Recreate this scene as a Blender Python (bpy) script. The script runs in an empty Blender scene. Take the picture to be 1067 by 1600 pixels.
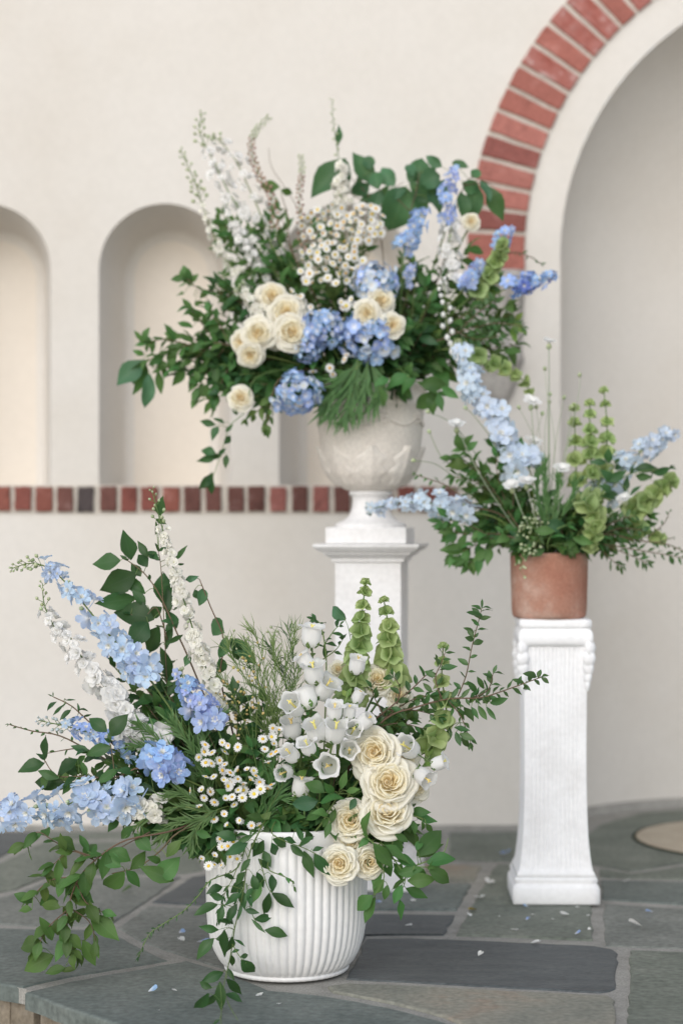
import bpy, math, random, zlib
from mathutils import Vector, Matrix, noise

# ------------------------------------------------------------------ camera, sky, sun, exposure
scene = bpy.context.scene
F = 70.0 / 36.0 * 1600.0          # focal length in photo pixels
CAM_H = 1.18
cam_data = bpy.data.cameras.new('camera')
cam = bpy.data.objects.new('camera', cam_data)
scene.collection.objects.link(cam)
cam.location = (0, 0, CAM_H)
cam.rotation_euler = (math.radians(90), 0, 0)
cam_data.sensor_fit = 'VERTICAL'
cam_data.sensor_height = 36.0
cam_data.sensor_width = 24.0
cam_data.lens = 70.0
cam_data.clip_end = 500
cam_data.dof.use_dof = True
cam_data.dof.focus_distance = 5.0
cam_data.dof.aperture_fstop = 1.6
scene.camera = cam

SUN_EL, SUN_AZ = math.radians(29), math.radians(199)   # azimuth measured from +Y clockwise
world = bpy.data.worlds.new('World')
scene.world = world
world.use_nodes = True
wn = world.node_tree.nodes
wl = world.node_tree.links
bg = wn['Background']
sky = wn.new('ShaderNodeTexSky')
sky.sky_type = 'NISHITA'
sky.sun_disc = False
sky.sun_elevation = SUN_EL
sky.sun_rotation = SUN_AZ
sky.air_density = 1.0
sky.dust_density = 1.0
hs = wn.new('ShaderNodeHueSaturation')
hs.inputs['Saturation'].default_value = 0.55
wl.new(sky.outputs['Color'], hs.inputs['Color'])
wl.new(hs.outputs['Color'], bg.inputs['Color'])
bg.inputs['Strength'].default_value = 0.14
sun_data = bpy.data.lights.new('sun', 'SUN')
sun_data.energy = 1.45
sun_data.angle = math.radians(70)
sun_data.color = (1.0, 0.965, 0.92)
sun = bpy.data.objects.new('sun', sun_data)
scene.collection.objects.link(sun)
sun_dir = Vector((math.sin(SUN_AZ) * math.cos(SUN_EL), math.cos(SUN_AZ) * math.cos(SUN_EL), math.sin(SUN_EL)))
sun.rotation_euler = sun_dir.to_track_quat('Z', 'Y').to_euler()
sun.location = sun_dir * 20
scene.view_settings.view_transform = 'Standard'
scene.view_settings.look = 'None'
scene.view_settings.gamma = 1.0
scene.view_settings.use_curve_mapping = False
scene.view_settings.exposure = 0.35
scene.cycles.max_bounces = 8
scene.cycles.use_denoising = True

# ------------------------------------------------------------------ helpers
COL = scene.collection
UP = Vector((0, 0, 1))


def P(px, py, D):
    """point seen at photo pixel (px, py) at distance D in front of the camera"""
    return Vector(((px - 533.5) / F * D, D, CAM_H - (py - 800.0) / F * D))


def G(px, py):
    """point of the terrace (z = 0) seen at that pixel"""
    D = CAM_H * F / (py - 800.0)
    return Vector(((px - 533.5) / F * D, D, 0))


def RNG(*a):
    return random.Random(zlib.crc32(repr(a).encode()))


def crv(pts, t):
    """Catmull-Rom through pts, t in 0..1"""
    n = len(pts) - 1
    s = min(max(t, 0), 0.99999) * n
    i = int(s)
    f = s - i
    p0 = pts[max(i - 1, 0)]
    p1 = pts[i]
    p2 = pts[i + 1]
    p3 = pts[min(i + 2, n)]
    return 0.5 * ((2 * p1) + (p2 - p0) * f + (2 * p0 - 5 * p1 + 4 * p2 - p3) * f * f + (3 * p1 - p0 - 3 * p2 + p3) * f ** 3)


def tang(pts, t):
    d = crv(pts, min(t + 0.02, 1)) - crv(pts, max(t - 0.02, 0))
    return d.normalized() if d.length > 1e-9 else UP.copy()


def plen(pts):
    L = 0
    q = crv(pts, 0)
    for k in range(1, 25):
        r = crv(pts, k / 24)
        L += (r - q).length
        q = r
    return L


class MB:
    """collects geometry for ONE mesh"""

    def __init__(s):
        s.v = []
        s.f = []
        s.uv = []

    def sheet(s, nu, nv, fn, closed=False):
        b = len(s.v)
        cols = nu if closed else nu + 1
        for j in range(nv + 1):
            for i in range(cols):
                u = -1 + 2 * i / nu
                v = j / nv
                s.v.append(tuple(fn(u, v)))
                s.uv.append(((u + 1) / 2, v))
        for j in range(nv):
            for i in range(nu):
                i2 = (i + 1) % cols if closed else i + 1
                s.f.append((b + j * cols + i, b + j * cols + i2, b + (j + 1) * cols + i2, b + (j + 1) * cols + i))

    def tube(s, pts, r0, r1, n=6, seg=None):
        seg = seg or max(4, 4 * (len(pts) - 1))
        b = len(s.v)
        side = None
        for k in range(seg + 1):
            t = k / seg
            c = crv(pts, t)
            d = tang(pts, t)
            if side is None:
                side = d.cross(Vector((0.3, 0.5, 0.8))).normalized()
            side = (side - d * side.dot(d)).normalized()
            up = d.cross(side)
            r = r0 + (r1 - r0) * t
            for i in range(n):
                a = 2 * math.pi * i / n
                s.v.append(tuple(c + (side * math.cos(a) + up * math.sin(a)) * r))
                s.uv.append((i / n, t))
        for k in range(seg):
            for i in range(n):
                s.f.append((b + k * n + i, b + k * n + (i + 1) % n, b + (k + 1) * n + (i + 1) % n, b + (k + 1) * n + i))
        s.f.append(tuple(b + i for i in reversed(range(n))))
        s.f.append(tuple(b + seg * n + i for i in range(n)))

    def lathe(s, prof, n=48, fn=None, cap0=False, cap1=False):
        """prof = [(r, z)], fn(angle, k, r, z) -> (r, z) may modulate"""
        b = len(s.v)
        for k, (r, z) in enumerate(prof):
            for i in range(n):
                a = 2 * math.pi * i / n
                rr, zz = fn(a, k, r, z) if fn else (r, z)
                s.v.append((rr * math.cos(a), rr * math.sin(a), zz))
                s.uv.append((i / n, k / (len(prof) - 1)))
        for k in range(len(prof) - 1):
            for i in range(n):
                s.f.append((b + k * n + i, b + k * n + (i + 1) % n, b + (k + 1) * n + (i + 1) % n, b + (k + 1) * n + i))
        if cap0:
            s.f.append(tuple(b + i for i in reversed(range(n))))
        if cap1:
            s.f.append(tuple(b + (len(prof) - 1) * n + i for i in range(n)))

    def box(s, x0, x1, y0, y1, z0, z1):
        b = len(s.v)
        for x, y, z in ((x0, y0, z0), (x1, y0, z0), (x1, y1, z0), (x0, y1, z0), (x0, y0, z1), (x1, y0, z1), (x1, y1, z1), (x0, y1, z1)):
            s.v.append((x, y, z))
            s.uv.append((0, 0))
        for q in ((0, 3, 2, 1), (4, 5, 6, 7), (0, 1, 5, 4), (1, 2, 6, 5), (2, 3, 7, 6), (3, 0, 4, 7)):
            s.f.append(tuple(b + k for k in q))

    def poly(s, pts):
        b = len(s.v)
        for p in pts:
            s.v.append(tuple(p))
            s.uv.append((0, 0))
        s.f.append(tuple(range(b, b + len(pts))))

    def mesh(s, name, mat, smooth=True):
        me = bpy.data.meshes.new(name)
        me.from_pydata(s.v, [], s.f)
        uvl = me.uv_layers.new(name='UVMap')
        flat = []
        for p in me.polygons:
            for vi in p.vertices:
                flat.extend(s.uv[vi])
        uvl.data.foreach_set('uv', flat)
        if smooth:
            me.polygons.foreach_set('use_smooth', [True] * len(me.polygons))
        me.materials.append(mat)
        me.update()
        return me


def thing(name, label, cat, loc=(0, 0, 0), group=None):
    o = bpy.data.objects.new(name, None)
    o.empty_display_size = 0.02
    COL.objects.link(o)
    o.location = loc
    o['label'] = label
    o['category'] = cat
    if group:
        o['group'] = group
    return o


def part(name, me, parent=None, M=None, label=None):
    """a mesh object; M = its matrix in world space when the parent is an unrotated root"""
    o = bpy.data.objects.new(name, me)
    COL.objects.link(o)
    if parent is not None:
        o.parent = parent
        base = Matrix.Translation(-parent.location) if parent.parent is None and parent.type == 'EMPTY' else Matrix.Identity(4)
    else:
        base = Matrix.Identity(4)
    o.matrix_basis = base @ (M if M is not None else Matrix.Identity(4))
    if label:
        o['label'] = label
    return o


def sub(name, me, parent, M=None):
    """a sub-part; M is local to its part"""
    o = bpy.data.objects.new(name, me)
    COL.objects.link(o)
    o.parent = parent
    if M is not None:
        o.matrix_basis = M
    return o


def frame(loc, y, z, s=1.0, sx=1.0):
    """matrix whose Y axis is y and whose Z axis leans to z"""
    y = y.normalized()
    x = y.cross(z)
    if x.length < 1e-4:
        x = y.cross(Vector((0.31, 0.52, 0.79)))
    x.normalize()
    z = x.cross(y)
    m = Matrix((x * s * sx, y * s, z * s)).transposed().to_4x4()
    m.translation = loc
    return m


def axisframe(loc, z, roll=0.0, s=1.0):
    """matrix whose Z axis is z"""
    z = z.normalized()
    x = z.cross(Vector((0.21, 0.37, 0.9)))
    if x.length < 1e-3:
        x = z.cross(Vector((1, 0, 0)))
    x.normalize()
    y = z.cross(x)
    m = Matrix((x * s, y * s, z * s)).transposed().to_4x4() @ Matrix.Rotation(roll, 4, 'Z')
    m.translation = loc
    return m


def rv(r, s=1.0):
    return Vector((r.uniform(-s, s), r.uniform(-s, s), r.uniform(-s, s)))


# ------------------------------------------------------------------ materials
def newmat(name):
    m = bpy.data.materials.new(name)
    m.use_nodes = True
    return m, m.node_tree.nodes, m.node_tree.links, m.node_tree.nodes['Principled BSDF']


def ramp(nt, stops):
    r = nt.new('ShaderNodeValToRGB')
    e = r.color_ramp.elements
    while len(e) < len(stops):
        e.new(0.5)
    for k, (p, c) in enumerate(stops):
        e[k].position = p
        e[k].color = (c[0], c[1], c[2], 1)
    return r


def stone_mat(name, cols, scale=6, rough=0.8, bump=0.25, fine=60, spec=0.3, island=False, stretch=(1, 1, 1), fine_amt=0.22, dist=0.004):
    """mottled mineral surface: large blotches + fine grain + relief"""
    m, n, l, b = newmat(name)
    tc = n.new('ShaderNodeTexCoord')
    mp = n.new('ShaderNodeMapping')
    mp.inputs['Scale'].default_value = stretch
    geo = n.new('ShaderNodeObjectInfo')
    add = n.new('ShaderNodeVectorMath')
    add.operation = 'ADD'
    mul = n.new('ShaderNodeVectorMath')
    mul.operation = 'SCALE'
    mul.inputs['Scale'].default_value = 37.0
    cmb = n.new('ShaderNodeCombineXYZ')
    l.new(geo.outputs['Random'], cmb.inputs[0])
    l.new(geo.outputs['Random'], cmb.inputs[1])
    l.new(cmb.outputs[0], mul.inputs[0])
    l.new(tc.outputs['Object'], mp.inputs['Vector'])
    l.new(mp.outputs[0], add.inputs[0])
    l.new(mul.outputs[0], add.inputs[1])
    n1 = n.new('ShaderNodeTexNoise')
    n1.inputs['Scale'].default_value = scale
    n1.inputs['Detail'].default_value = 6
    n1.inputs['Roughness'].default_value = 0.6
    l.new(add.outputs[0], n1.inputs['Vector'])
    k = len(cols)
    r1 = ramp(n, [(0.3 + 0.4 * i / max(k - 1, 1), c) for i, c in enumerate(cols)])
    l.new(n1.outputs['Fac'], r1.inputs['Fac'])
    n2 = n.new('ShaderNodeTexNoise')
    n2.inputs['Scale'].default_value = fine
    n2.inputs['Detail'].default_value = 5
    l.new(add.outputs[0], n2.inputs['Vector'])
    r2 = ramp(n, [(0.3, (1 - fine_amt,) * 3), (0.7, (1 + fine_amt * 0.6,) * 3)])
    l.new(n2.outputs['Fac'], r2.inputs['Fac'])
    mx = n.new('ShaderNodeMix')
    mx.data_type = 'RGBA'
    mx.blend_type = 'MULTIPLY'
    mx.inputs['Factor'].default_value = 1.0
    l.new(r1.outputs['Color'], mx.inputs['A'])
    l.new(r2.outputs['Color'], mx.inputs['B'])
    out = mx.outputs['Result']
    hv = n.new('ShaderNodeHueSaturation')
    mr = n.new('ShaderNodeMapRange')
    mr.inputs['To Min'].default_value = 0.88
    mr.inputs['To Max'].default_value = 1.12
    l.new(geo.outputs['Random'], mr.inputs['Value'])
    if island:
        l.new(mr.outputs[0], hv.inputs['Value'])
    l.new(out, hv.inputs['Color'])
    l.new(hv.outputs['Color'], b.inputs['Base Color'])
    b.inputs['Roughness'].default_value = rough
    b.inputs['Specular IOR Level'].default_value = spec
    bm = n.new('ShaderNodeBump')
    bm.inputs['Strength'].default_value = bump
    bm.inputs['Distance'].default_value = dist
    sm = n.new('ShaderNodeMath')
    sm.operation = 'MULTIPLY_ADD'
    sm.inputs[1].default_value = 0.5
    l.new(n2.outputs['Fac'], sm.inputs[0])
    l.new(n1.outputs['Fac'], sm.inputs[2])
    l.new(sm.outputs[0], bm.inputs['Height'])
    l.new(bm.outputs[0], b.inputs['Normal'])
    return m


def organic_mat(name, c0, c1, rough=0.5, trans=0.3, tcol=None, rand=0.15, hue=0.02, vein=None, spec=0.35, vpow=(0.0, 0.8), back=None):
    """petal or leaf: colour runs from c0 at the base to c1 at the tip, each piece a little different, light passes through"""
    m, n, l, b = newmat(name)
    uv = n.new('ShaderNodeUVMap')
    sep = n.new('ShaderNodeSeparateXYZ')
    l.new(uv.outputs[0], sep.inputs[0])
    r = ramp(n, [(vpow[0], c0), (vpow[1], c1)])
    l.new(sep.outputs['Y'], r.inputs['Fac'])
    col = r.outputs['Color']
    if vein is not None:
        ma = n.new('ShaderNodeMath')
        ma.operation = 'SUBTRACT'
        ma.inputs[1].default_value = 0.5
        l.new(sep.outputs['X'], ma.inputs[0])
        ab = n.new('ShaderNodeMath')
        ab.operation = 'ABSOLUTE'
        l.new(ma.outputs[0], ab.inputs[0])
        vr = ramp(n, [(0.0, (0.45,) * 3), (0.06, (0,) * 3)])
        l.new(ab.outputs[0], vr.inputs['Fac'])
        # side veins
        wv = n.new('ShaderNodeMath')
        wv.operation = 'MULTIPLY_ADD'
        wv.inputs[1].default_value = -0.55
        l.new(ab.outputs[0], wv.inputs[0])
        l.new(sep.outputs['Y'], wv.inputs[2])
        sn = n.new('ShaderNodeMath')
        sn.operation = 'MULTIPLY'
        sn.inputs[1].default_value = 55
        l.new(wv.outputs[0], sn.inputs[0])
        si = n.new('ShaderNodeMath')
        si.operation = 'SINE'
        l.new(sn.outputs[0], si.inputs[0])
        sr = ramp(n, [(0.8, (0,) * 3), (1.0, (0.16,) * 3)])
        l.new(si.outputs[0], sr.inputs['Fac'])
        mxv = n.new('ShaderNodeMath')
        mxv.operation = 'MAXIMUM'
        l.new(vr.outputs['Color'], mxv.inputs[0])
        l.new(sr.outputs['Color'], mxv.inputs[1])
        mx = n.new('ShaderNodeMix')
        mx.data_type = 'RGBA'
        l.new(mxv.outputs[0], mx.inputs['Factor'])
        l.new(col, mx.inputs['A'])
        mx.inputs['B'].default_value = (*vein, 1)
        col = mx.outputs['Result']
    oi = n.new('ShaderNodeObjectInfo')
    hv = n.new('ShaderNodeHueSaturation')
    mr = n.new('ShaderNodeMapRange')
    mr.inputs['To Min'].default_value = 1 - rand
    mr.inputs['To Max'].default_value = 1 + rand
    l.new(oi.outputs['Random'], mr.inputs['Value'])
    l.new(mr.outputs[0], hv.inputs['Value'])
    fr = n.new('ShaderNodeMath')
    fr.operation = 'FRACT'
    m7 = n.new('ShaderNodeMath')
    m7.operation = 'MULTIPLY'
    m7.inputs[1].default_value = 7.31
    l.new(oi.outputs['Random'], m7.inputs[0])
    l.new(m7.outputs[0], fr.inputs[0])
    mh = n.new('ShaderNodeMapRange')
    mh.inputs['To Min'].default_value = 0.5 - hue
    mh.inputs['To Max'].default_value = 0.5 + hue
    l.new(fr.outputs[0], mh.inputs['Value'])
    l.new(mh.outputs[0], hv.inputs['Hue'])
    l.new(col, hv.inputs['Color'])
    col = hv.outputs['Color']
    if back is not None:
        ge = n.new('ShaderNodeNewGeometry')
        mb = n.new('ShaderNodeMix')
        mb.data_type = 'RGBA'
        l.new(ge.outputs['Backfacing'], mb.inputs['Factor'])
        l.new(col, mb.inputs['A'])
        mb.inputs['B'].default_value = (*back, 1)
        col = mb.outputs['Result']
    l.new(col, b.inputs['Base Color'])
    b.inputs['Roughness'].default_value = rough
    b.inputs['Specular IOR Level'].default_value = spec
    if trans > 0:
        out = n['Material Output']
        tr = n.new('ShaderNodeBsdfTranslucent')
        if tcol:
            tr.inputs['Color'].default_value = (*tcol, 1)
        else:
            l.new(col, tr.inputs['Color'])
        ms = n.new('ShaderNodeMixShader')
        ms.inputs[0].default_value = trans
        l.new(b.outputs[0], ms.inputs[1])
        l.new(tr.outputs[0], ms.inputs[2])
        l.new(ms.outputs[0], out.inputs['Surface'])
    return m


M = {}
M['plaster'] = stone_mat('cream_plaster', [(0.590, 0.553, 0.505), (0.625, 0.594, 0.553), (0.650, 0.622, 0.587)], scale=1.1, rough=0.92, bump=0.22, fine=38, fine_amt=0.025, spec=0.12, dist=0.003)
M['niche_bounce_tint'] = stone_mat('niche_bounce_plaster', [(0.665, 0.605, 0.535), (0.685, 0.63, 0.562), (0.70, 0.648, 0.585)], scale=0.9, rough=0.92, bump=0.18, fine=38, fine_amt=0.02, spec=0.12, dist=0.003)  # warm bounced light on the niche backs, put into the plaster colour
M['mortar'] = stone_mat('brick_mortar', [(0.48, 0.44, 0.39), (0.60, 0.56, 0.50)], scale=18, rough=0.95, bump=0.6, fine=150, dist=0.003)
BR = []
for i, c in enumerate([(0.34, 0.125, 0.10), (0.24, 0.085, 0.072), (0.37, 0.145, 0.12), (0.17, 0.07, 0.06), (0.09, 0.068, 0.068)]):
    d = tuple(x * 0.7 for x in c)
    e = tuple(min(x * 1.15 + 0.04, 1) for x in c)
    BR.append(stone_mat('brick_%d' % i, [d, c, c, e], scale=14, rough=0.9, bump=0.6, fine=90, island=True, dist=0.004))
BRS = []
for i, c in enumerate([(0.24, 0.085, 0.065), (0.19, 0.065, 0.052), (0.27, 0.105, 0.09), (0.135, 0.06, 0.05), (0.075, 0.06, 0.06)]):
    d = tuple(x * 0.65 for x in c)
    e = tuple(min(x * 1.2 + 0.05, 1) for x in c)
    BRS.append(stone_mat('sill_brick_%d' % i, [d, c, c, e], scale=16, rough=0.9, bump=0.7, fine=90, island=True, dist=0.005))
EFF = stone_mat('brick_chalky', [(0.27, 0.075, 0.055), (0.32, 0.11, 0.09), (0.36, 0.15, 0.13), (0.55, 0.42, 0.40)], scale=22, rough=0.95, bump=0.6, fine=90, dist=0.004)
M['corbel'] = stone_mat('carved_limestone', [(0.30, 0.28, 0.26), (0.40, 0.375, 0.35), (0.46, 0.44, 0.41)], scale=9, rough=0.9, bump=0.5, fine=80)
M['urn'] = stone_mat('cast_stone', [(0.64, 0.585, 0.53), (0.71, 0.66, 0.605), (0.74, 0.70, 0.65)], scale=4, rough=0.85, bump=0.3, fine=110, fine_amt=0.12)
M['white_stone'] = stone_mat('white_painted_stone', [(0.70, 0.685, 0.68), (0.75, 0.74, 0.74), (0.77, 0.765, 0.765)], scale=8, rough=0.7, bump=0.3, fine=70, fine_amt=0.07)
M['white_column'] = stone_mat('whitewashed_plaster', [(0.77, 0.765, 0.77), (0.83, 0.83, 0.84), (0.85, 0.85, 0.86)], scale=9, rough=0.85, bump=0.25, fine=70, fine_amt=0.05)
M['white_glaze'] = stone_mat('white_ceramic', [(0.73, 0.72, 0.71), (0.77, 0.765, 0.76), (0.785, 0.78, 0.775)], scale=5, rough=0.45, bump=0.08, fine=60, fine_amt=0.04, spec=0.45)
M['terracotta'] = stone_mat('terracotta', [(0.29, 0.125, 0.085), (0.35, 0.165, 0.115), (0.38, 0.20, 0.145), (0.47, 0.32, 0.26)], scale=7, rough=0.9, bump=0.25, fine=130, fine_amt=0.15)
M['soil'] = stone_mat('dark_moss_and_foam', [(0.012, 0.016, 0.008), (0.03, 0.035, 0.02)], scale=30, rough=1, bump=1, fine=120)
SLATE = [
    stone_mat('slate_dark_blue', [(0.066, 0.075, 0.079), (0.086, 0.096, 0.100), (0.108, 0.118, 0.120)], scale=7, rough=0.62, bump=0.9, fine=55, fine_amt=0.3, stretch=(1, 3, 1)),
    stone_mat('slate_blue_grey', [(0.105, 0.126, 0.118), (0.138, 0.160, 0.149), (0.172, 0.193, 0.178)], scale=6, rough=0.68, bump=0.9, fine=55, fine_amt=0.3),
    stone_mat('slate_green_grey', [(0.115, 0.130, 0.108), (0.155, 0.173, 0.145), (0.198, 0.212, 0.180)], scale=6, rough=0.7, bump=0.9, fine=55, fine_amt=0.3),
    stone_mat('slate_tan', [(0.17, 0.175, 0.15), (0.225, 0.225, 0.19), (0.27, 0.255, 0.21), (0.30, 0.22, 0.165)], scale=3.5, rough=0.75, bump=0.9, fine=65, fine_amt=0.25),
    stone_mat('slate_grey', [(0.135, 0.145, 0.132), (0.175, 0.186, 0.170), (0.215, 0.225, 0.205)], scale=6, rough=0.7, bump=0.9, fine=55, fine_amt=0.3),
]
M['joint'] = stone_mat('paving_mortar', [(0.24, 0.235, 0.215), (0.30, 0.292, 0.27), (0.35, 0.342, 0.315)], scale=12, rough=0.95, bump=0.7, fine=160, fine_amt=0.25)
M['rubble'] = stone_mat('rubble_stone', [(0.15, 0.125, 0.09), (0.23, 0.195, 0.15), (0.29, 0.26, 0.215)], scale=9, rough=0.95, bump=1, fine=70, island=True)
M['tan_disc'] = stone_mat('tan_concrete', [(0.40, 0.34, 0.26), (0.47, 0.41, 0.32)], scale=8, rough=0.95, bump=0.4, fine=120)
M['bounce_ground'] = stone_mat('bounce_gravel', [(0.52, 0.46, 0.38), (0.60, 0.54, 0.45), (0.66, 0.60, 0.51)], scale=3, rough=1, bump=1, fine=90)  # pale gravel added in place of lawn to bounce warm light onto the wall

M['stem'] = organic_mat('green_stem', (0.10, 0.16, 0.045), (0.13, 0.20, 0.06), trans=0, rough=0.55)
M['stem_brown'] = organic_mat('brown_twig', (0.10, 0.065, 0.04), (0.14, 0.10, 0.06), trans=0, rough=0.7)
M['stem_pale'] = organic_mat('pale_grey_green_stem', (0.25, 0.30, 0.20), (0.32, 0.36, 0.26), trans=0, rough=0.6)
L = {}
L['smilax'] = organic_mat('leaf_dark_glossy', (0.029, 0.082, 0.028), (0.039, 0.102, 0.035), rough=0.38, trans=0.26, tcol=(0.097, 0.196, 0.040), vein=(0.064, 0.119, 0.060), rand=0.35, spec=0.26, back=(0.072, 0.133, 0.066))
L['mid'] = organic_mat('leaf_mid_green', (0.053, 0.140, 0.039), (0.074, 0.175, 0.053), rough=0.5, trans=0.33, tcol=(0.160, 0.304, 0.055), vein=(0.112, 0.196, 0.083), rand=0.3, hue=0.025, spec=0.26, back=(0.136, 0.217, 0.103))
L['olive'] = organic_mat('leaf_olive_green', (0.056, 0.117, 0.029), (0.080, 0.158, 0.042), rough=0.5, trans=0.33, tcol=(0.146, 0.250, 0.048), vein=(0.113, 0.188, 0.071), rand=0.3, hue=0.03, spec=0.3, back=(0.101, 0.175, 0.071))
L['broad'] = organic_mat('leaf_broad_blue_green', (0.055, 0.134, 0.065), (0.070, 0.177, 0.087), rough=0.5, trans=0.30, tcol=(0.119, 0.243, 0.064), vein=(0.119, 0.216, 0.115), rand=0.22, spec=0.3, back=(0.163, 0.243, 0.141))
L['myrtle'] = organic_mat('leaf_small_dark', (0.036, 0.092, 0.027), (0.052, 0.125, 0.038), rough=0.38, trans=0.28, tcol=(0.129, 0.224, 0.040), vein=(0.080, 0.140, 0.053), rand=0.3, spec=0.4)
L['lime'] = organic_mat('leaf_lime', (0.11, 0.19, 0.04), (0.16, 0.26, 0.06), rough=0.5, trans=0.3, rand=0.2)
L['needle'] = organic_mat('needle_green', (0.058, 0.137, 0.043), (0.098, 0.195, 0.062), rough=0.55, trans=0.28, rand=0.2)
L['wisp'] = organic_mat('wispy_yellow_green', (0.138, 0.200, 0.059), (0.213, 0.275, 0.095), rough=0.6, trans=0.28, rand=0.2)
PT = {}
PT['pale'] = organic_mat('petal_pale_blue', (0.85, 0.87, 0.89), (0.57, 0.70, 0.88), trans=0.42, rand=0.10, hue=0.012, rough=0.6, vpow=(0.12, 0.65))
PT['ice'] = organic_mat('petal_ice_blue', (0.86, 0.88, 0.90), (0.66, 0.76, 0.88), trans=0.42, rand=0.08, hue=0.012, rough=0.6, vpow=(0.05, 0.7))
PT['mid'] = organic_mat('petal_mid_blue', (0.80, 0.83, 0.89), (0.37, 0.53, 0.83), trans=0.4, rand=0.15, hue=0.015, rough=0.6, vpow=(0.15, 0.6))
PT['peri'] = organic_mat('petal_periwinkle', (0.80, 0.80, 0.87), (0.44, 0.54, 0.82), trans=0.4, rand=0.15, hue=0.014, rough=0.6, vpow=(0.15, 0.6))
PT['deep'] = organic_mat('petal_deep_blue', (0.36, 0.46, 0.76), (0.17, 0.31, 0.69), trans=0.3, rand=0.2, hue=0.02, rough=0.6)
PT['hyd'] = organic_mat('petal_hydrangea_blue', (0.78, 0.79, 0.82), (0.35, 0.49, 0.77), trans=0.3, rand=0.25, hue=0.02, rough=0.6, vpow=(0.05, 0.55))
PT['hydp'] = organic_mat('petal_hydrangea_pale', (0.84, 0.83, 0.74), (0.58, 0.67, 0.82), trans=0.3, rand=0.15, hue=0.02, rough=0.6, vpow=(0.1, 0.75))
PT['white'] = organic_mat('petal_white', (0.80, 0.82, 0.72), (0.88, 0.875, 0.86), trans=0.4, rand=0.05, hue=0.005, rough=0.6, vpow=(0.0, 0.35))
PT['cream'] = organic_mat('petal_cream_white', (0.74, 0.77, 0.58), (0.87, 0.855, 0.79), trans=0.4, rand=0.06, hue=0.01, rough=0.6, vpow=(0.0, 0.45))
PT['greenbud'] = organic_mat('bud_green_white', (0.24, 0.32, 0.13), (0.50, 0.56, 0.36), trans=0.2, rand=0.15, rough=0.55)
PT['bluebud'] = organic_mat('bud_green_blue', (0.34, 0.40, 0.28), (0.50, 0.57, 0.62), trans=0.2, rand=0.15, rough=0.55)
PT['bronze'] = organic_mat('bud_bronze_pink', (0.30, 0.19, 0.13), (0.44, 0.30, 0.23), trans=0.2, rand=0.25, rough=0.6)
PT['bell'] = organic_mat('petal_campanula_white', (0.84, 0.86, 0.80), (0.90, 0.90, 0.90), trans=0.5, rand=0.03, hue=0.003, rough=0.55, vpow=(0.0, 0.25))
PT['moluc'] = organic_mat('calyx_lime_green', (0.26, 0.39, 0.12), (0.44, 0.55, 0.25), trans=0.42, rand=0.15, rough=0.5, hue=0.015)
PT['rose0'] = organic_mat('rose_outer_ivory', (0.89, 0.82, 0.62), (0.905, 0.88, 0.785), trans=0.42, rand=0.03, hue=0.004, rough=0.55, vpow=(0.0, 0.7))
PT['rose1'] = organic_mat('rose_middle_cream', (0.89, 0.78, 0.52), (0.905, 0.855, 0.69), trans=0.46, rand=0.03, hue=0.004, rough=0.55, vpow=(0.0, 0.8))
PT['rose2'] = organic_mat('rose_heart_butter', (0.89, 0.73, 0.42), (0.90, 0.80, 0.56), trans=0.5, rand=0.04, hue=0.005, rough=0.55, vpow=(0.0, 0.9))
PT['yellow'] = organic_mat('yellow_disc', (0.62, 0.40, 0.03), (0.70, 0.48, 0.06), trans=0, rand=0.12, rough=0.8)
PT['stamen'] = organic_mat('stamen_yellow', (0.70, 0.58, 0.18), (0.72, 0.60, 0.22), trans=0, rough=0.7)
PT['eye'] = organic_mat('floret_white_eye', (0.62, 0.63, 0.50), (0.80, 0.80, 0.78), trans=0.3, rand=0.05, rough=0.6)
PT['calyx'] = organic_mat('calyx_green', (0.10, 0.18, 0.05), (0.14, 0.23, 0.07), trans=0.15, rough=0.5)
PT['seed'] = organic_mat('seed_ochre', (0.34, 0.30, 0.10), (0.46, 0.36, 0.14), trans=0.1, rand=0.3, rough=0.6)

# ------------------------------------------------------------------ setting: bounce gravel, terrace, wall
WY = 7.42                      # the wall's front face


def wx(px):
    return (px - 533.5) / F * WY


def wz(py):
    return CAM_H - (py - 800.0) / F * WY


mb = MB()
mb.poly([(-60, -60, -0.42), (60, -60, -0.42), (60, 60, -0.42), (-60, 60, -0.42)])
g = part('ground', mb.mesh('ground', M['bounce_ground'], False))
g['kind'] = 'structure'
g['label'] = 'pale gravel added to bounce light, below the raised stone terrace'

EDGE = [(-4.2, 6.9), (-3.2, 6.35), (-2.2, 5.85), (-1.4, 5.40), (-0.855, 4.988), (-0.787, 4.934), (-0.633, 4.737), (-0.503, 4.594), (-0.25, 4.36), (0.0, 4.15), (0.38, 4.02), (0.95, 3.92), (2.0, 4.0), (3.4, 4.4), (4.6, 5.0)]
CX, CZ, CR, CD = wx(1315), wz(400), 440 / F * WY, 0.68     # the large niche: centre, spring height, half width, depth

mb = MB()
out = [(x + 0.004, y + 0.012, -0.0055) for x, y in EDGE] + [(4.6, WY + 0.02, -0.0055), (CX + CR + 0.02, WY + 0.02, -0.0055)]
for k in range(25):
    a = math.pi * k / 24
    out.append((CX + (CR + 0.03) * math.cos(a), WY + 0.02 + (CD + 0.03) * math.sin(a), -0.0055))
out += [(CX - CR - 0.02, WY + 0.02, -0.0055), (-4.2, WY + 0.02, -0.0055)]
mb.poly(out)
for (xa, ya), (xb, yb) in zip(EDGE, EDGE[1:]):
    mb.poly([(xa + 0.004, ya + 0.012, -0.0055), (xa + 0.004, ya + 0.012, -0.044), (xb + 0.004, yb + 0.012, -0.044), (xb + 0.004, yb + 0.012, -0.0055)])
    mb.poly([(xa + 0.01, ya + 0.10, -0.04), (xa + 0.01, ya + 0.10, -0.44), (xb + 0.01, yb + 0.10, -0.44), (xb + 0.01, yb + 0.10, -0.04)])
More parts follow.
